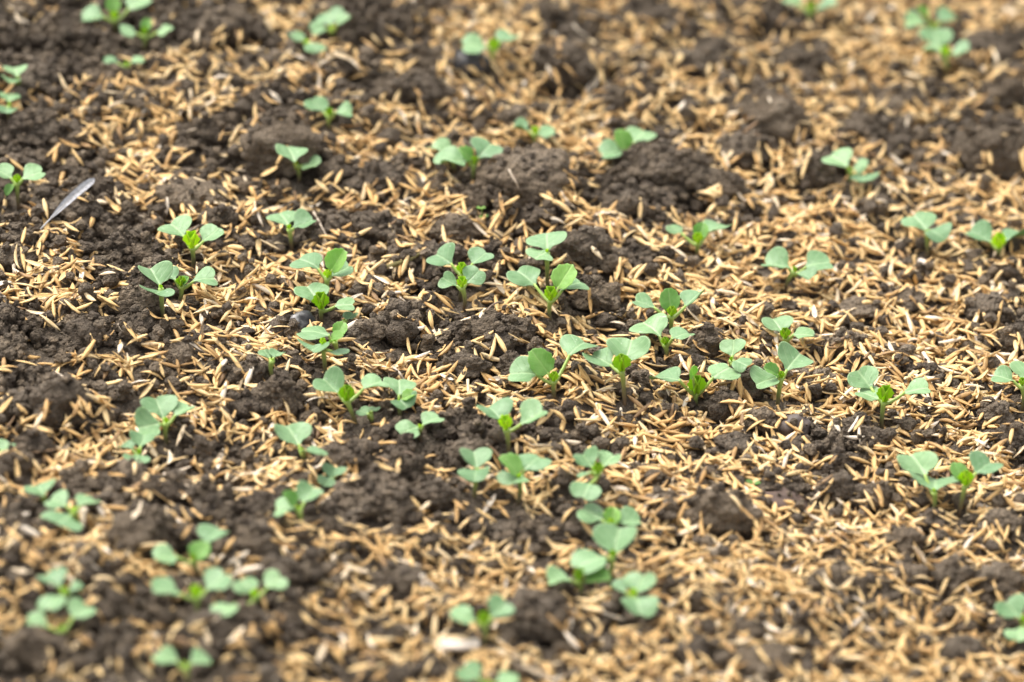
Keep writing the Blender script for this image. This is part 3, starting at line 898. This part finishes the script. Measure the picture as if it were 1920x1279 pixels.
def reach(dx, dy, elev):
    """Screen offset (px right, px up) -> offset right, away, up in px that rises by elev."""
    y = np.linspace(-80, 80, 641)
    f = y * SP + CP * math.tan(math.radians(elev)) * np.sqrt(dx * dx + y * y)
    k = int(np.argmin(np.abs(f - dy) * 3 + .03 * np.abs(y)))
    yy = float(y[k])
    return np.array([dx, yy, (dy - yy * SP) / CP])

GROUP = "young cabbage-like seedlings on the bed"
for si, (label, bpx, npx, leaves, bud) in enumerate(S):
    r = np.random.default_rng(1000 + si)
    base = STEMS[si]; m = px_m(base)
    root = bpy.data.objects.new("seedling", None)
    root.empty_display_size = 0.005
    COL.objects.link(root); root.location = base
    tag(root, label, "seedling", GROUP)
    dx = (npx[0] - bpx[0]) * m; dz = (bpx[1] - npx[1]) * m / CP
    node = np.array([dx, 0.0, dz])
    mid = node * .5 + np.array([r.normal(0, .0005), r.normal(0, .0004), 0]) + np.array([-dx * .15, 0, 0])
    ts = np.linspace(0, 1, 9)
    foot = np.array([-dx * .1, 0, -0.005])
    pts = [(1 - t) ** 2 * np.array([0, 0, 0.0]) + 2 * t * (1 - t) * mid + t * t * node for t in ts]
    pts = [foot] + pts
    rad = np.concatenate([[.00062], np.interp(ts, [0, .6, 1], [.00060, .00064, .00090])])
    v, f, s = tube(pts, rad, 9)
    link("stem", mesh_from("stem", v, f, M_STEM, {"grad": np.clip(s * 1.1 - .1 + r.uniform(-.12, .12), 0, 1)}), root)
    for lf in leaves:
        kind, cx, cy, w = lf[:4]
        w = w * r.uniform(.92, 1.08)
        ddx, ddy = cx - npx[0], npx[1] - cy
        if kind == 'c':
            el = lf[4] if len(lf) > 4 else (22 if ddy > 6 else 8)
            q = lf[5] * .30 if len(lf) > 5 else 0.0
            el = el if el <= 14 else 14 + (el - 14) * .42
        else:
            el = lf[4] if len(lf) > 4 else 55
            q = lf[5] * .8 if len(lf) > 5 else .45
            w = w * .9
        off = reach(ddx, ddy, el)
        dist = np.linalg.norm(off)
        rl = w / 2.0
        ra = rl * (0.92 if kind == 'c' else 1.22)
        ra = min(ra, dist / .90)
        ra = max(ra, rl * (.62 if kind == 'c' else .8))
        a, l, n = leaf_frame(off, q, r)
        ctr = node + off * m
        if kind == 'c':
            V, F, la, lb, e = blade(r, 'c', ra * m, rl * m, r.uniform(-.12, .30), r.uniform(.0, .34), r.uniform(-.15, .42), r.normal(0, .2))
            mat, nm = M_COTY, "cotyledon"
        else:
            V, F, la, lb, e = blade(r, 't', ra * m, rl * m, r.uniform(.1, .35), r.uniform(.15, .4), r.uniform(0, .25), r.normal(0, .1))
            mat, nm = M_TRUE, "true_leaf"
        P = ctr + V[:, :1] * a + V[:, 1:2] * l + V[:, 2:] * n
        W3 = P + base
        iy, ix = hidx(W3[:, 0], W3[:, 1])
        lift = float(np.max(H[iy, ix] + 0.0022 - W3[:, 2]))
        if lift > 0:                                     # keep the blade clear of the soil under it
            sh = -AX_F * min(lift / SP, 0.016)
            P = P + sh; ctr = ctr + sh; W3 = W3 + sh
        for oy in (-1, 0, 1):
            for ox in (-1, 0, 1):
                jy = np.clip(iy + oy, 0, NHY - 1); jx = np.clip(ix + ox, 0, NHX - 1)
                np.minimum.at(CEIL, (jy, jx), W3[:, 2] - 0.0004)
        lo = link(nm, mesh_from(nm, P, F, mat, {"la": la, "lb": lb, "edge": e}), root)
        # leaf stalk
        zc = V[1 + (len(RHO) - 2) * NT + NT // 2]
        pb = ctr + zc[0] * .86 * a + zc[2] * .9 * n
        p0 = node - np.array([0, 0, .0012])
        bend = np.array([0, 0, -.10]) * np.linalg.norm(pb - p0)
        tsp = np.linspace(0, 1, 6)
        pp = [p0 * (1 - t) + pb * t + bend * 4 * t * (1 - t) * .5 for t in tsp]
        if np.linalg.norm(pb - p0) > .0008:
            v, f, s = tube(pp, np.linspace(.00062, .00042, 6) * (1 if kind == 'c' else .8), 7)
            link("petiole", mesh_from("petiole", v, f, M_STEM, {"grad": np.clip(.72 + .35 * s, 0, 1)}), lo)
    # heart of the seedling: tiny folded leaves pointing up
    bl = bud * m
    BV, BF, BA, BB, BE = [], [[], []], [], [], []
    nb = 2 if bud > 12 else 1
    for j in range(nb):
        V, F, la, lb, e = blade(r, 't', bl * .62, bl * .30, .9, .9, -.2, 0)
        sx = (-1, 1)[j] if nb == 2 else r.choice([-1, 1])
        ax = np.array([sx * r.uniform(.15, .38), -.12, 1.0]); a = ax / np.linalg.norm(ax)
        n = np.array([-sx * .8, -.55, 0.2]); n = n - a * (n @ a); n /= np.linalg.norm(n); l = np.cross(n, a)
        P = node + a * bl * .50 + V[:, :1] * a + V[:, 1:2] * l + V[:, 2:] * n
        o_ = sum(len(q) for q in BV)
        BV.append(P); BF[0].append(F[0] + o_); BF[1].append(F[1] + o_); BA.append(la); BB.append(lb); BE.append(e)
    link("bud", mesh_from("bud", np.concatenate(BV), [np.concatenate(BF[0]), np.concatenate(BF[1])], M_BUD,
         {"la": np.concatenate(BA), "lb": np.concatenate(BB), "edge": np.concatenate(BE)}), root)

# ------------------------------------------------------------------ loose crumbs and husks settle on the height field
crumb_lib = [clod_shape(2, 40 + k * 3, 8, 1.25)[0] for k in range(12)]
crumb_lib_small = [clod_shape(1, 340 + k * 3, 6, 1.4)[0] for k in range(14)]
CF = ICO[2][1]
cs_verts, cs_tone = [], []
c_verts, c_tone, n_crumb = [], [], 0
def drop_crumb(x, y, r):
    global n_crumb
    iy, ix = hidx(np.array([x - r * .6, x + r * .6, x, x, x]), np.array([y, y, y - r * .6, y + r * .6, y]))
    hh = H[iy, ix]
    z = float(np.mean(hh)) + 0.42 * r
    if np.any(CEIL[iy, ix] < z + r): return
    a = rng.uniform(0, 6.28, 3)
    fine = r < 0.00125
    v = crumb_lib_small[rng.integers(14)] if fine else crumb_lib[rng.integers(12)]
    ca, sa = math.cos(a[0]), math.sin(a[0]); cb, sb = math.cos(a[1]), math.sin(a[1])
    R = np.array([[ca, -sa, 0], [sa, ca, 0], [0, 0, 1]]) @ np.array([[cb, 0, sb], [0, 1, 0], [-sb, 0, cb]])
    (cs_verts if fine else c_verts).append((v @ R.T) * r * np.array([1, 1, rng.uniform(.7, 1)]) + np.array([x, y, z]))
    (cs_tone if fine else c_tone).append(np.full(len(v), rng.uniform(0.1, 0.95)))
    n_crumb += 1
    stamp_ellipsoid((x, y, z), r * .9, r * .9, r * .9, 0, mask=False)

# husk shells: rings of eight along the length, all of one topology
NS, NR = 6, 6
def husk_shape(r, open_shell, scrap=False):
    L = (r.uniform(2.2, 4.6) if scrap else r.uniform(6.1, 8.5)) * 1e-3
    W = r.uniform(0.66, 0.98) * (r.uniform(.5, .9) if scrap else 1.0) * 1e-3 * (1.0 if open_shell else 0.92)
    T = W * (r.uniform(0.45, 0.8) if open_shell else r.uniform(0.6, 0.8))
    bend = r.normal(0.1e-3, 0.40e-3 if r.uniform() < .8 else 1.0e-3); side = r.normal(0, 0.18e-3)
    s = np.linspace(0, 1, NS)
    tip = r.uniform(0.6, 1.0)
    prof = np.sin(np.pi * np.clip(s * 0.96 + 0.02, 0, 1)) ** tip * (1 - 0.18 * (s - 0.45))
    prof[0] = r.uniform(.08, .45); prof[-1] = r.uniform(.04, .2)
    if scrap or r.uniform() < .14: prof[0] = r.uniform(.5, .9)
    V = []; A = []; U = []; inn = []
    if open_shell:
        sp = r.uniform(1.2, 1.9)
        an = np.concatenate([np.linspace(-sp, sp, 4), np.array([sp * .42, -sp * .42])])
        k = np.array([1, 1, 1, 1, .74, .74])
    else:
        an = np.arange(6) / 6 * 2 * np.pi; k = np.array([1, .97, 1, .92, 1, .97])
    for i in range(NS):
        y = np.sin(an) * W * prof[i] * k; z = np.cos(an) * T * prof[i] * k
        x = (s[i] - .5) * L
        yy = y + side * (1 - (2 * s[i] - 1) ** 2); zz = z - bend * (2 * s[i] - 1) ** 2
        V.append(np.stack([np.full(6, x), yy, zz], 1)); A.append(np.arange(6) / 6.0); U.append(np.full(6, s[i]))
        inn.append(np.array([0, 0, 0, 0, 1, 1]) if open_shell else np.zeros(6))
    return np.concatenate(V), np.concatenate(A), np.concatenate(U), np.concatenate(inn), L, W, T
HQ = np.array([[i * NR + j, i * NR + (j + 1) % NR, (i + 1) * NR + (j + 1) % NR, (i + 1) * NR + j] for i in range(NS - 1) for j in range(NR)] +
              [[0, 5, 4, 1], [1, 4, 3, 2]] + [[(NS - 1) * NR + q for q in g] for g in ([0, 1, 4, 5], [1, 2, 3, 4])])
hr = np.random.default_rng(5)
LIB = [husk_shape(hr, k % 5 < 3) for k in range(60)] + [husk_shape(hr, True, True) for k in range(14)]
TT = np.linspace(-.5, .5, 7)
husks = []
def drop_husk(x, y, steep_ok=True):
    k = rng.integers(60) if rng.uniform() > .2 else 60 + rng.integers(14)
    V, A, U, I, L, W, T = LIB[k]
    th = rng.uniform(0, 2 * math.pi)
    c, s = math.cos(th), math.sin(th)
    px = x + c * L * TT * .92; py = y + s * L * TT * .92
    iy, ix = hidx(px, py)
    hh = H[iy, ix]
    t = TT * L * .92
    slope = float(np.sum(t * (hh - hh.mean())) / np.sum(t * t))
    slope = max(-.7, min(.7, slope * .85)) + rng.normal(0, 0.06)
    if rng.uniform() < 0.03: slope += rng.choice([-1, 1]) * rng.uniform(.4, 1.1)
    ctr = float(np.quantile(hh - slope * t, 0.75))
    flip = rng.uniform() < 0.38
    roll = rng.normal(0, 0.38) + (math.pi if flip else 0)
    z = ctr + T * (0.42 if not flip else .62)
    if np.any(CEIL[iy, ix] < z + slope * t + T * .8): return
    a = math.atan(slope)
    husks.append((k, x, y, z, th, a, roll, min(max(rng.beta(1.7, 1.5) * 1.0 + 0.05 * rng.normal(), 0), 1)))
    ca = math.cos(a)
    tt = np.linspace(-.45, .45, 12) * L
    for lat in (-.7, -.25, .25, .7):
        qx = x + c * tt * ca - s * lat * W; qy = y + s * tt * ca + c * lat * W
        iy, ix = hidx(qx, qy)
        H[iy, ix] = np.maximum(H[iy, ix], z + slope * tt * ca + T * .35)

cand = []
BLADE_A, BLADE_B = at(76, 430, .0060), at(178, 336, .0125)
for t_ in np.linspace(0, 1, 120):                        # nothing settles through the grey blade
    p_ = BLADE_A + (BLADE_B - BLADE_A) * t_
    iy, ix = hidx(p_[0] + np.array([-.0012, 0, .0012, 0, 0]), p_[1] + np.array([0, 0, 0, -.0012, .0012]))
    CEIL[iy, ix] = np.minimum(CEIL[iy, ix], p_[2] - .0010)
AREA = (X1 - X0) * (Y1 - Y0)
def sample(n):
    x = rng.uniform(X0 + .006, X1 - .006, n); y = rng.uniform(Y0 + .006, Y1 - .006, n)
    px, py, _ = project(x, y, base_z(x, y))
    near = (px > -250) & (px < PW + 250) & (py > -190) & (py < PH + 190)
    return x[near], y[near]
xs, ys = sample(int(AREA / 3.6e-6))
for x, y, c in zip(xs, ys, cover(xs, ys)):
    if rng.uniform() < 0.85 * (1.05 - 0.85 * c):
        cand.append((rng.uniform(0, 1) * .93, 0, x, y))
xs, ys = sample(int(AREA / 4.8e-6))
cs = cover(xs, ys)
for x, y, c in zip(xs, ys, cs):
    lam = -math.log(1 - c) / 7.6e-6 * 4.8e-6
    if rng.uniform() < lam * 1.25:
        cand.append((0.12 + rng.uniform() * .88, 1, x, y))
cand.sort()
for o_, typ, x, y in cand:
    iy, ix = hidx(np.array([x]), np.array([y]))
    on_clod = CLODMASK[iy, ix][0]
    if rng.uniform() < .8 and not free_of_stems(x, y, 0.0065, 0.0030): continue
    if typ == 0:
        drop_crumb(x, y, 0.0005 + (0.0014 if on_clod else 0.0023) * rng.uniform() ** 2.2)
    else:
        if on_clod and rng.uniform() < .93: continue
        drop_husk(x, y)

for (x, y, z, sc, rot, k) in extra_small:
    pass
cv = np.concatenate(c_verts)
cf = (CF[None] + (np.arange(len(c_verts)) * len(crumb_lib[0]))[:, None, None]).reshape(-1, 3)
cf = np.concatenate([cf, (ICO[1][1][None] + (np.arange(len(cs_verts)) * len(crumb_lib_small[0]))[:, None, None]).reshape(-1, 3) + len(cv)])
cv = np.concatenate([cv] + cs_verts); c_tone = c_tone + cs_tone
ex_v = [small[k][0] * sc + np.array([x, y, z]) for (x, y, z, sc, rot, k) in extra_small]
nv0 = len(small[0][0]); base = len(cv)
ev = np.concatenate([cv] + ex_v)
ef = [cf] + [ICO[3][1] + base + i * nv0 for i in range(len(ex_v))]
crumbs = link("soil_crumbs", mesh_from("soil_crumbs", ev, np.concatenate(ef), M_SOIL, {"tone": np.concatenate(c_tone + [np.full(nv0, .5)] * len(ex_v))}, False))
tag(crumbs, "fine dark soil crumbs scattered all over the seed bed", "soil crumbs", None, "stuff")

def husk_verts(h):
    k, x, y, z, th, a, roll, tone = h
    V = LIB[k][0]
    cr, sr = math.cos(roll), math.sin(roll)
    v = np.stack([V[:, 0], V[:, 1] * cr - V[:, 2] * sr, V[:, 1] * sr + V[:, 2] * cr], 1)
    ca, sa = math.cos(a), math.sin(a)
    v = np.stack([v[:, 0] * ca - v[:, 2] * sa, v[:, 1], v[:, 0] * sa + v[:, 2] * ca], 1)
    ct, st = math.cos(th), math.sin(th)
    return np.stack([v[:, 0] * ct - v[:, 1] * st, v[:, 0] * st + v[:, 1] * ct, v[:, 2]], 1)

# husks wholly buried under later ones are left out
def buried(h):
    L = LIB[h[0]][4]; t = np.linspace(-.45, .45, 5) * L
    iy, ix = hidx(h[1] + math.cos(h[4]) * t, h[2] + math.sin(h[4]) * t)
    return bool(np.all(H[iy, ix] > h[3] + math.sin(h[5]) * t + 0.0021))
n_all = len(husks)
husks = [h for h in husks if not buried(h)]

# how large each husk shows: projected length times the share of it nothing lies over
arr = np.array([(h[1], h[2], h[3], h[4], h[5], LIB[h[0]][4], LIB[h[0]][5]) for h in husks])
hxp, hyp, hzp, hth, ha, hL, hW = arr.T
vis = np.zeros(len(arr))
for f in np.linspace(-.4, .4, 5):
    bx = hxp + np.cos(hth) * np.cos(ha) * hL * f; by = hyp + np.sin(hth) * np.cos(ha) * hL * f; bz = hzp + np.sin(ha) * hL * f + hW * .5
    ok = np.ones(len(arr), bool)
    for st in np.linspace(0.001, 0.03, 24):
        iy, ix = hidx(bx - AX_F[0] * st, by - AX_F[1] * st)
        ok &= H[iy, ix] < bz - AX_F[2] * st + 0.0004
    vis += ok / 5.0
plen = hL * np.sqrt((np.cos(hth) * np.cos(ha)) ** 2 + (np.sin(hth) * np.cos(ha) * SP + np.sin(ha) * CP) ** 2)
ppx, ppy, pdep = project(hxp, hyp, hzp)
score = plen * (hL > .0052) * hW * vis / pdep ** 2 * ((ppx > 15) & (ppx < PW - 15) & (ppy > 15) & (ppy < PH - 15))
top = set(np.argsort(-score)[:300].tolist())

hv, ht, hang, hal = [], [], [], []
lv, lt, lang, lal = [], [], [], []                        # husks far out of focus or out of frame: fewer facets
SUB = np.array([i * NR + j for i in (0, 2, 3, 5) for j in (0, 1, 3, 5)])
LQ = np.array([[i * 4 + j, i * 4 + (j + 1) % 4, (i + 1) * 4 + (j + 1) % 4, (i + 1) * 4 + j] for i in range(3) for j in range(4)] + [[0, 3, 2, 1], [12, 13, 14, 15]])
lib_me = {}
for i, h in enumerate(husks):
    k = h[0]; V, A, U, I, L, W, T = LIB[k]
    tv = np.clip(h[7] + I * 0.10, 0, 1)
    if i in top:
        q = round(h[7] * 7) / 7.0
        key = (k, q)
        if key not in lib_me:
            lib_me[key] = mesh_from("rice_husk", V, HQ, M_HUSK, {"tone": np.clip(q + I * .1, 0, 1), "ang": A, "along": U})
        o = link("rice_husk", lib_me[key], None, (h[1], h[2], h[3]))
        from mathutils import Matrix
        M = Matrix.Rotation(h[4], 3, 'Z') @ Matrix.Rotation(-h[5], 3, 'Y') @ Matrix.Rotation(h[6], 3, 'X')
        o.rotation_euler = M.to_euler()
        look = "dull brownish" if q < .3 else ("straw gold" if q < .72 else "pale bleached")
        form = "rice husk shell split open" if k % 5 < 3 else "whole narrow rice husk"
        tag(o, f"{look} {form}, lying loose on the seed bed", "rice husk", f"{look} husks lying loose on the bed")
    elif ppy[i] < 250 or ppy[i] > 1010 or ppx[i] < -5 or ppx[i] > PW + 5:
        lv.append((husk_verts(h) + np.array(h[1:4]))[SUB]); lt.append(tv[SUB]); lang.append(A[SUB]); lal.append(U[SUB])
    else:
        hv.append(husk_verts(h) + np.array(h[1:4])); ht.append(tv); hang.append(A); hal.append(U)
nH = len(hv); nvh = NS * NR
hf = (HQ[None] + (np.arange(nH) * nvh)[:, None, None]).reshape(-1, 4)
lf_ = (LQ[None] + (np.arange(len(lv)) * 16)[:, None, None]).reshape(-1, 4) + nH * nvh
hf = np.concatenate([hf, lf_]); hv += lv; ht += lt; hang += lang; hal += lal
litter = link("rice_husk_litter", mesh_from("rice_husk_litter", np.concatenate(hv), hf, M_HUSK,
              {"tone": np.concatenate(ht), "ang": np.concatenate(hang), "along": np.concatenate(hal)}))
tag(litter, "thick scatter of straw coloured rice husks over the dark soil", "rice husks", None, "stuff")
print("TRIS", sum(len(o.data.loop_triangles) if o.data.calc_loop_triangles() is None else 0 for o in COL.objects if o.type == "MESH"), "husks", n_all, len(husks), "crumbs", n_crumb, "small clods", n_small)

# ------------------------------------------------------------------ small single things
def h_at(p):
    iy, ix = hidx(np.array([p[0]]), np.array([p[1]]))
    return float(H[iy, ix][0])

# slender grey blade, upper left: folded along its length, a thin shaft at the low end, split at the high end
M_GREY = plain_mat("dry grey blade", (0.20, 0.20, 0.215), (0.36, 0.36, 0.38), 900.0, 0.6, 0.4, 0.0003, (1, 1, 1))
M_SHAFT = plain_mat("dry grey shaft", (0.28, 0.27, 0.26), (0.42, 0.41, 0.40), 500.0, 0.5)
A, B = BLADE_A, BLADE_B
root = bpy.data.objects.new("dry_grey_blade", None); COL.objects.link(root); root.location = A
tag(root, "slender grey dry blade lying aslant, thin shaft at its lower end", "dry blade")
axis = B - A; Ln = np.linalg.norm(axis); a = axis / Ln
up = np.array([0, -.5, 1.0]); up = up - a * (up @ a); up /= np.linalg.norm(up); lat = np.cross(up, a)
ss = np.linspace(.16, 1, 26)
wid = np.interp(ss, [.16, .3, .45, .8, .93, 1.0], [.0002, .0007, .0011, .0013, .0011, .0003])
for side in (1, -1):
    rows = []
    for s, w in zip(ss, wid):
        s2 = s if s < .92 else s * (1 if side > 0 else .985)
        c = a * Ln * s2 + up * (.0012 * math.sin(s * 3.0))
        for u in (0.02, .5, 1.0):
            rows.append(c + side * lat * w * u + up * w * u * (.55 if side > 0 else .10))
    rows = np.array(rows)
    n = len(rows)
    rows2 = rows - up * .00015
    V = np.vstack([rows, rows2])
    Q = []
    for i in range(len(ss) - 1):
        for j in range(2):
            q = [i * 3 + j, i * 3 + j + 1, (i + 1) * 3 + j + 1, (i + 1) * 3 + j]
            Q.append(q); Q.append([n + k for k in q[::-1]])
        for j in (0, 2):
            Q.append([i * 3 + j, (i + 1) * 3 + j, n + (i + 1) * 3 + j, n + i * 3 + j])
    link("vane", mesh_from("vane", V, np.array(Q), M_GREY), root)
v, f, s = tube([a * Ln * t + up * (.0012 * math.sin(t * 3.0)) for t in np.linspace(0, .96, 14)], np.linspace(.00028, .00012, 14), 6)
link("shaft", mesh_from("shaft", v, f, M_SHAFT), root)

# charcoal lump with an ash-grey face: its lit left side painted into the colour
M_CHAR, nt, b, out = new_mat("charcoal")
tc = N(nt, "ShaderNodeTexCoord"); sx_ = N(nt, "ShaderNodeSeparateXYZ"); nt.links.new(tc.outputs["Object"], sx_.inputs[0])
nn = N(nt, "ShaderNodeTexNoise", Scale=900.0, Detail=4.0); nt.links.new(tc.outputs["Object"], nn.inputs["Vector"])
ad = N(nt, "ShaderNodeMath", operation='MULTIPLY_ADD'); ad.inputs[1].default_value = -160.0; nt.links.new(sx_.outputs[0], ad.inputs[0]); nt.links.new(nn.outputs["Fac"], ad.inputs[2])
rr = ramp(nt, [(0.45, (0.012, 0.012, 0.013)), (0.85, (0.16, 0.155, 0.15)), (1.0, (0.30, 0.29, 0.28))]); nt.links.new(ad.outputs[0], rr.inputs["Fac"]); nt.links.new(rr.outputs[0], b.inputs["Base Color"])
b.inputs["Roughness"].default_value = .6
add_clod("charcoal_lump", 566, 606, 54, 42, "black charcoal lump, its lit left side painted ash-grey, behind the big pale leaf", 951, M_CHAR, True, 0.9, "charcoal", sub=4)

# pale flat chip near the bottom edge
M_CHIP = plain_mat("pale chip", (0.55, 0.45, 0.36), (0.72, 0.63, 0.54), 300.0, 0.6, .4, .0004, (.3, 1.5, 1))
def chip(name, px, py, w, d, t, rz, label, cat, mat):
    p = at(px, py, 0.0); p[2] = max(h_at(p), p[2]) + t * .6
    bm = bmesh.new(); bmesh.ops.create_cube(bm, size=1.0)
    for q in bm.verts: q.co = Vector((q.co.x * w, q.co.y * d * (1.0 if q.co.x < 0 else .8), q.co.z * t))
    bmesh.ops.bevel(bm, geom=list(bm.edges), offset=t * .3, segments=2, affect='EDGES')
    bmesh.ops.subdivide_edges(bm, edges=[e for e in bm.edges if e.calc_length() > w * .4], cuts=4)
    for q in bm.verts: q.co.z += .12 * w * (q.co.x / w) ** 2 * 1.5
    me = bpy.data.meshes.new(name); bm.to_mesh(me); bm.free(); me.materials.append(mat)
    o = link(name, me, None, p); o.rotation_euler = (math.radians(12), 0, rz)
    tag(o, label, cat)
chip("pale_chip", 862, 1226, .0104, .0042, .0011, .02, "pale flat wood-like chip below the bottom seedling with raised leaves", "chip", M_CHIP)
chip("pale_chip", 1735, 515, .0052, .0019, .0007, -.6, "small whitish sliver among the golden husks on the right", "chip", M_CHIP)

# thin rootlets and straws
M_ROOT = plain_mat("dry rootlet", (0.16, 0.11, 0.075), (0.30, 0.22, 0.15), 400.0, .7)
M_PALEROOT = plain_mat("pale rootlet", (0.48, 0.38, 0.28), (0.62, 0.52, 0.40), 400.0, .6)
def rootlet(pix, lift, rad, label, mat):
    P = []
    for (x, y), h in zip(pix, lift):
        p = at(x, y, h); p[2] = max(p[2], h_at(p) + rad * .5) if h < .004 else p[2]; P.append(p)
    P = np.array(P); o0 = P[0].copy(); P = P - o0
    t = np.linspace(0, len(P) - 1, 6 * len(P)); sm = np.stack([np.interp(t, np.arange(len(P)), P[:, k]) for k in range(3)], 1)
    for _ in range(6): sm[1:-1] = .25 * sm[:-2] + .5 * sm[1:-1] + .25 * sm[2:]
    v, f, s = tube(sm, np.linspace(rad, rad * .55, len(sm)), 6)
    o = link("rootlet", mesh_from("rootlet", v, f, mat), None, o0)
    tag(o, label, "rootlet")
rootlet([(905, 608), (910, 592), (918, 575), (934, 566), (944, 568)], [.001, .004, .006, .006, .003], .00042, "thin curved brown rootlet beside the stem of the tallest seedling pair", M_ROOT)
rootlet([(954, 318), (960, 330), (968, 342), (972, 352)], [.014, .013, .012, .010], .00035, "short pale rootlet hanging on the face of the largest clod", M_PALEROOT)
rootlet([(1295, 630), (1290, 640), (1279, 655)], [.011, .009, .004], .00028, "hair-thin pale rootlet before the clod right of the raised-leaf seedling", M_PALEROOT)
rootlet([(588, 398), (600, 420), (612, 442)], [.002, .004, .002], .0004, "thin straw leaning by the small seedling with drooping leaves", M_PALEROOT)
rootlet([(380, 650), (379, 625), (380, 602)], [.000, .006, .012], .0004, "thin straw standing nearly upright, left of centre", M_PALEROOT)
rootlet([(1078, 500), (1068, 484), (1062, 474)], [.005, .010, .012], .00025, "hair-thin dark root across the round ball-shaped clod", M_ROOT)
rootlet([(742, 868), (756, 846), (772, 850), (792, 880)], [.002, .006, .006, .002], .0004, "looping blurred rootlet above the row of dark lumps", M_ROOT)
M_MOSS = plain_mat("mossy twig", (0.10, 0.085, 0.03), (0.24, 0.20, 0.07), 900.0, .85, .9, .0008)
rootlet([(722, 503), (745, 494), (768, 488), (788, 490)], [.002, .004, .004, .002], .0009, "yellowish mossy twig left of the insect-spotted seedling", M_MOSS)

# tiny weeds just up
def weed(label, base_px, tops, seed):
    r = np.random.default_rng(seed)
    b0 = at(*base_px); m = px_m(b0)
    root = bpy.data.objects.new("weed_sprout", None); COL.objects.link(root); root.location = b0
    tag(root, label, "weed sprout")
    for (x, y, w) in tops:
        off = np.array([(x - base_px[0]) * m, -.0004, (base_px[1] - y) * m / CP])
        v, f, s = tube([np.array([0, 0, -.002]), off * .5 + np.array([.0002, 0, 0]), off], [.0002, .0002, .00015], 6)
        link("stem", mesh_from("stem", v, f, M_STEM, {"grad": np.full(len(v), .8)}), root)
        for sx in (-1, 1):
            V, F, la, lb, e = blade(r, 't', w * m * .62, w * m * .42, .1, .1, .1, 0)
            a, l, n = leaf_frame(np.array([sx, r.uniform(-.5, .5), .35]), .4, r)
            P = off + a * w * m * .55 + V[:, :1] * a + V[:, 1:2] * l + V[:, 2:] * n
            link("leaf", mesh_from("leaf", P, F, M_TRUE, {"la": la, "lb": lb, "edge": e}), root)
weed("tiny green weed sprout at the foot of the largest clod", (904, 412), [(902, 389, 8), (907, 406, 8), (873, 404, 6)], 3)
weed("tiny blurred green weed sprout in husks above the big clod with the bark chip", (1414, 914), [(1412, 905, 13)], 4)
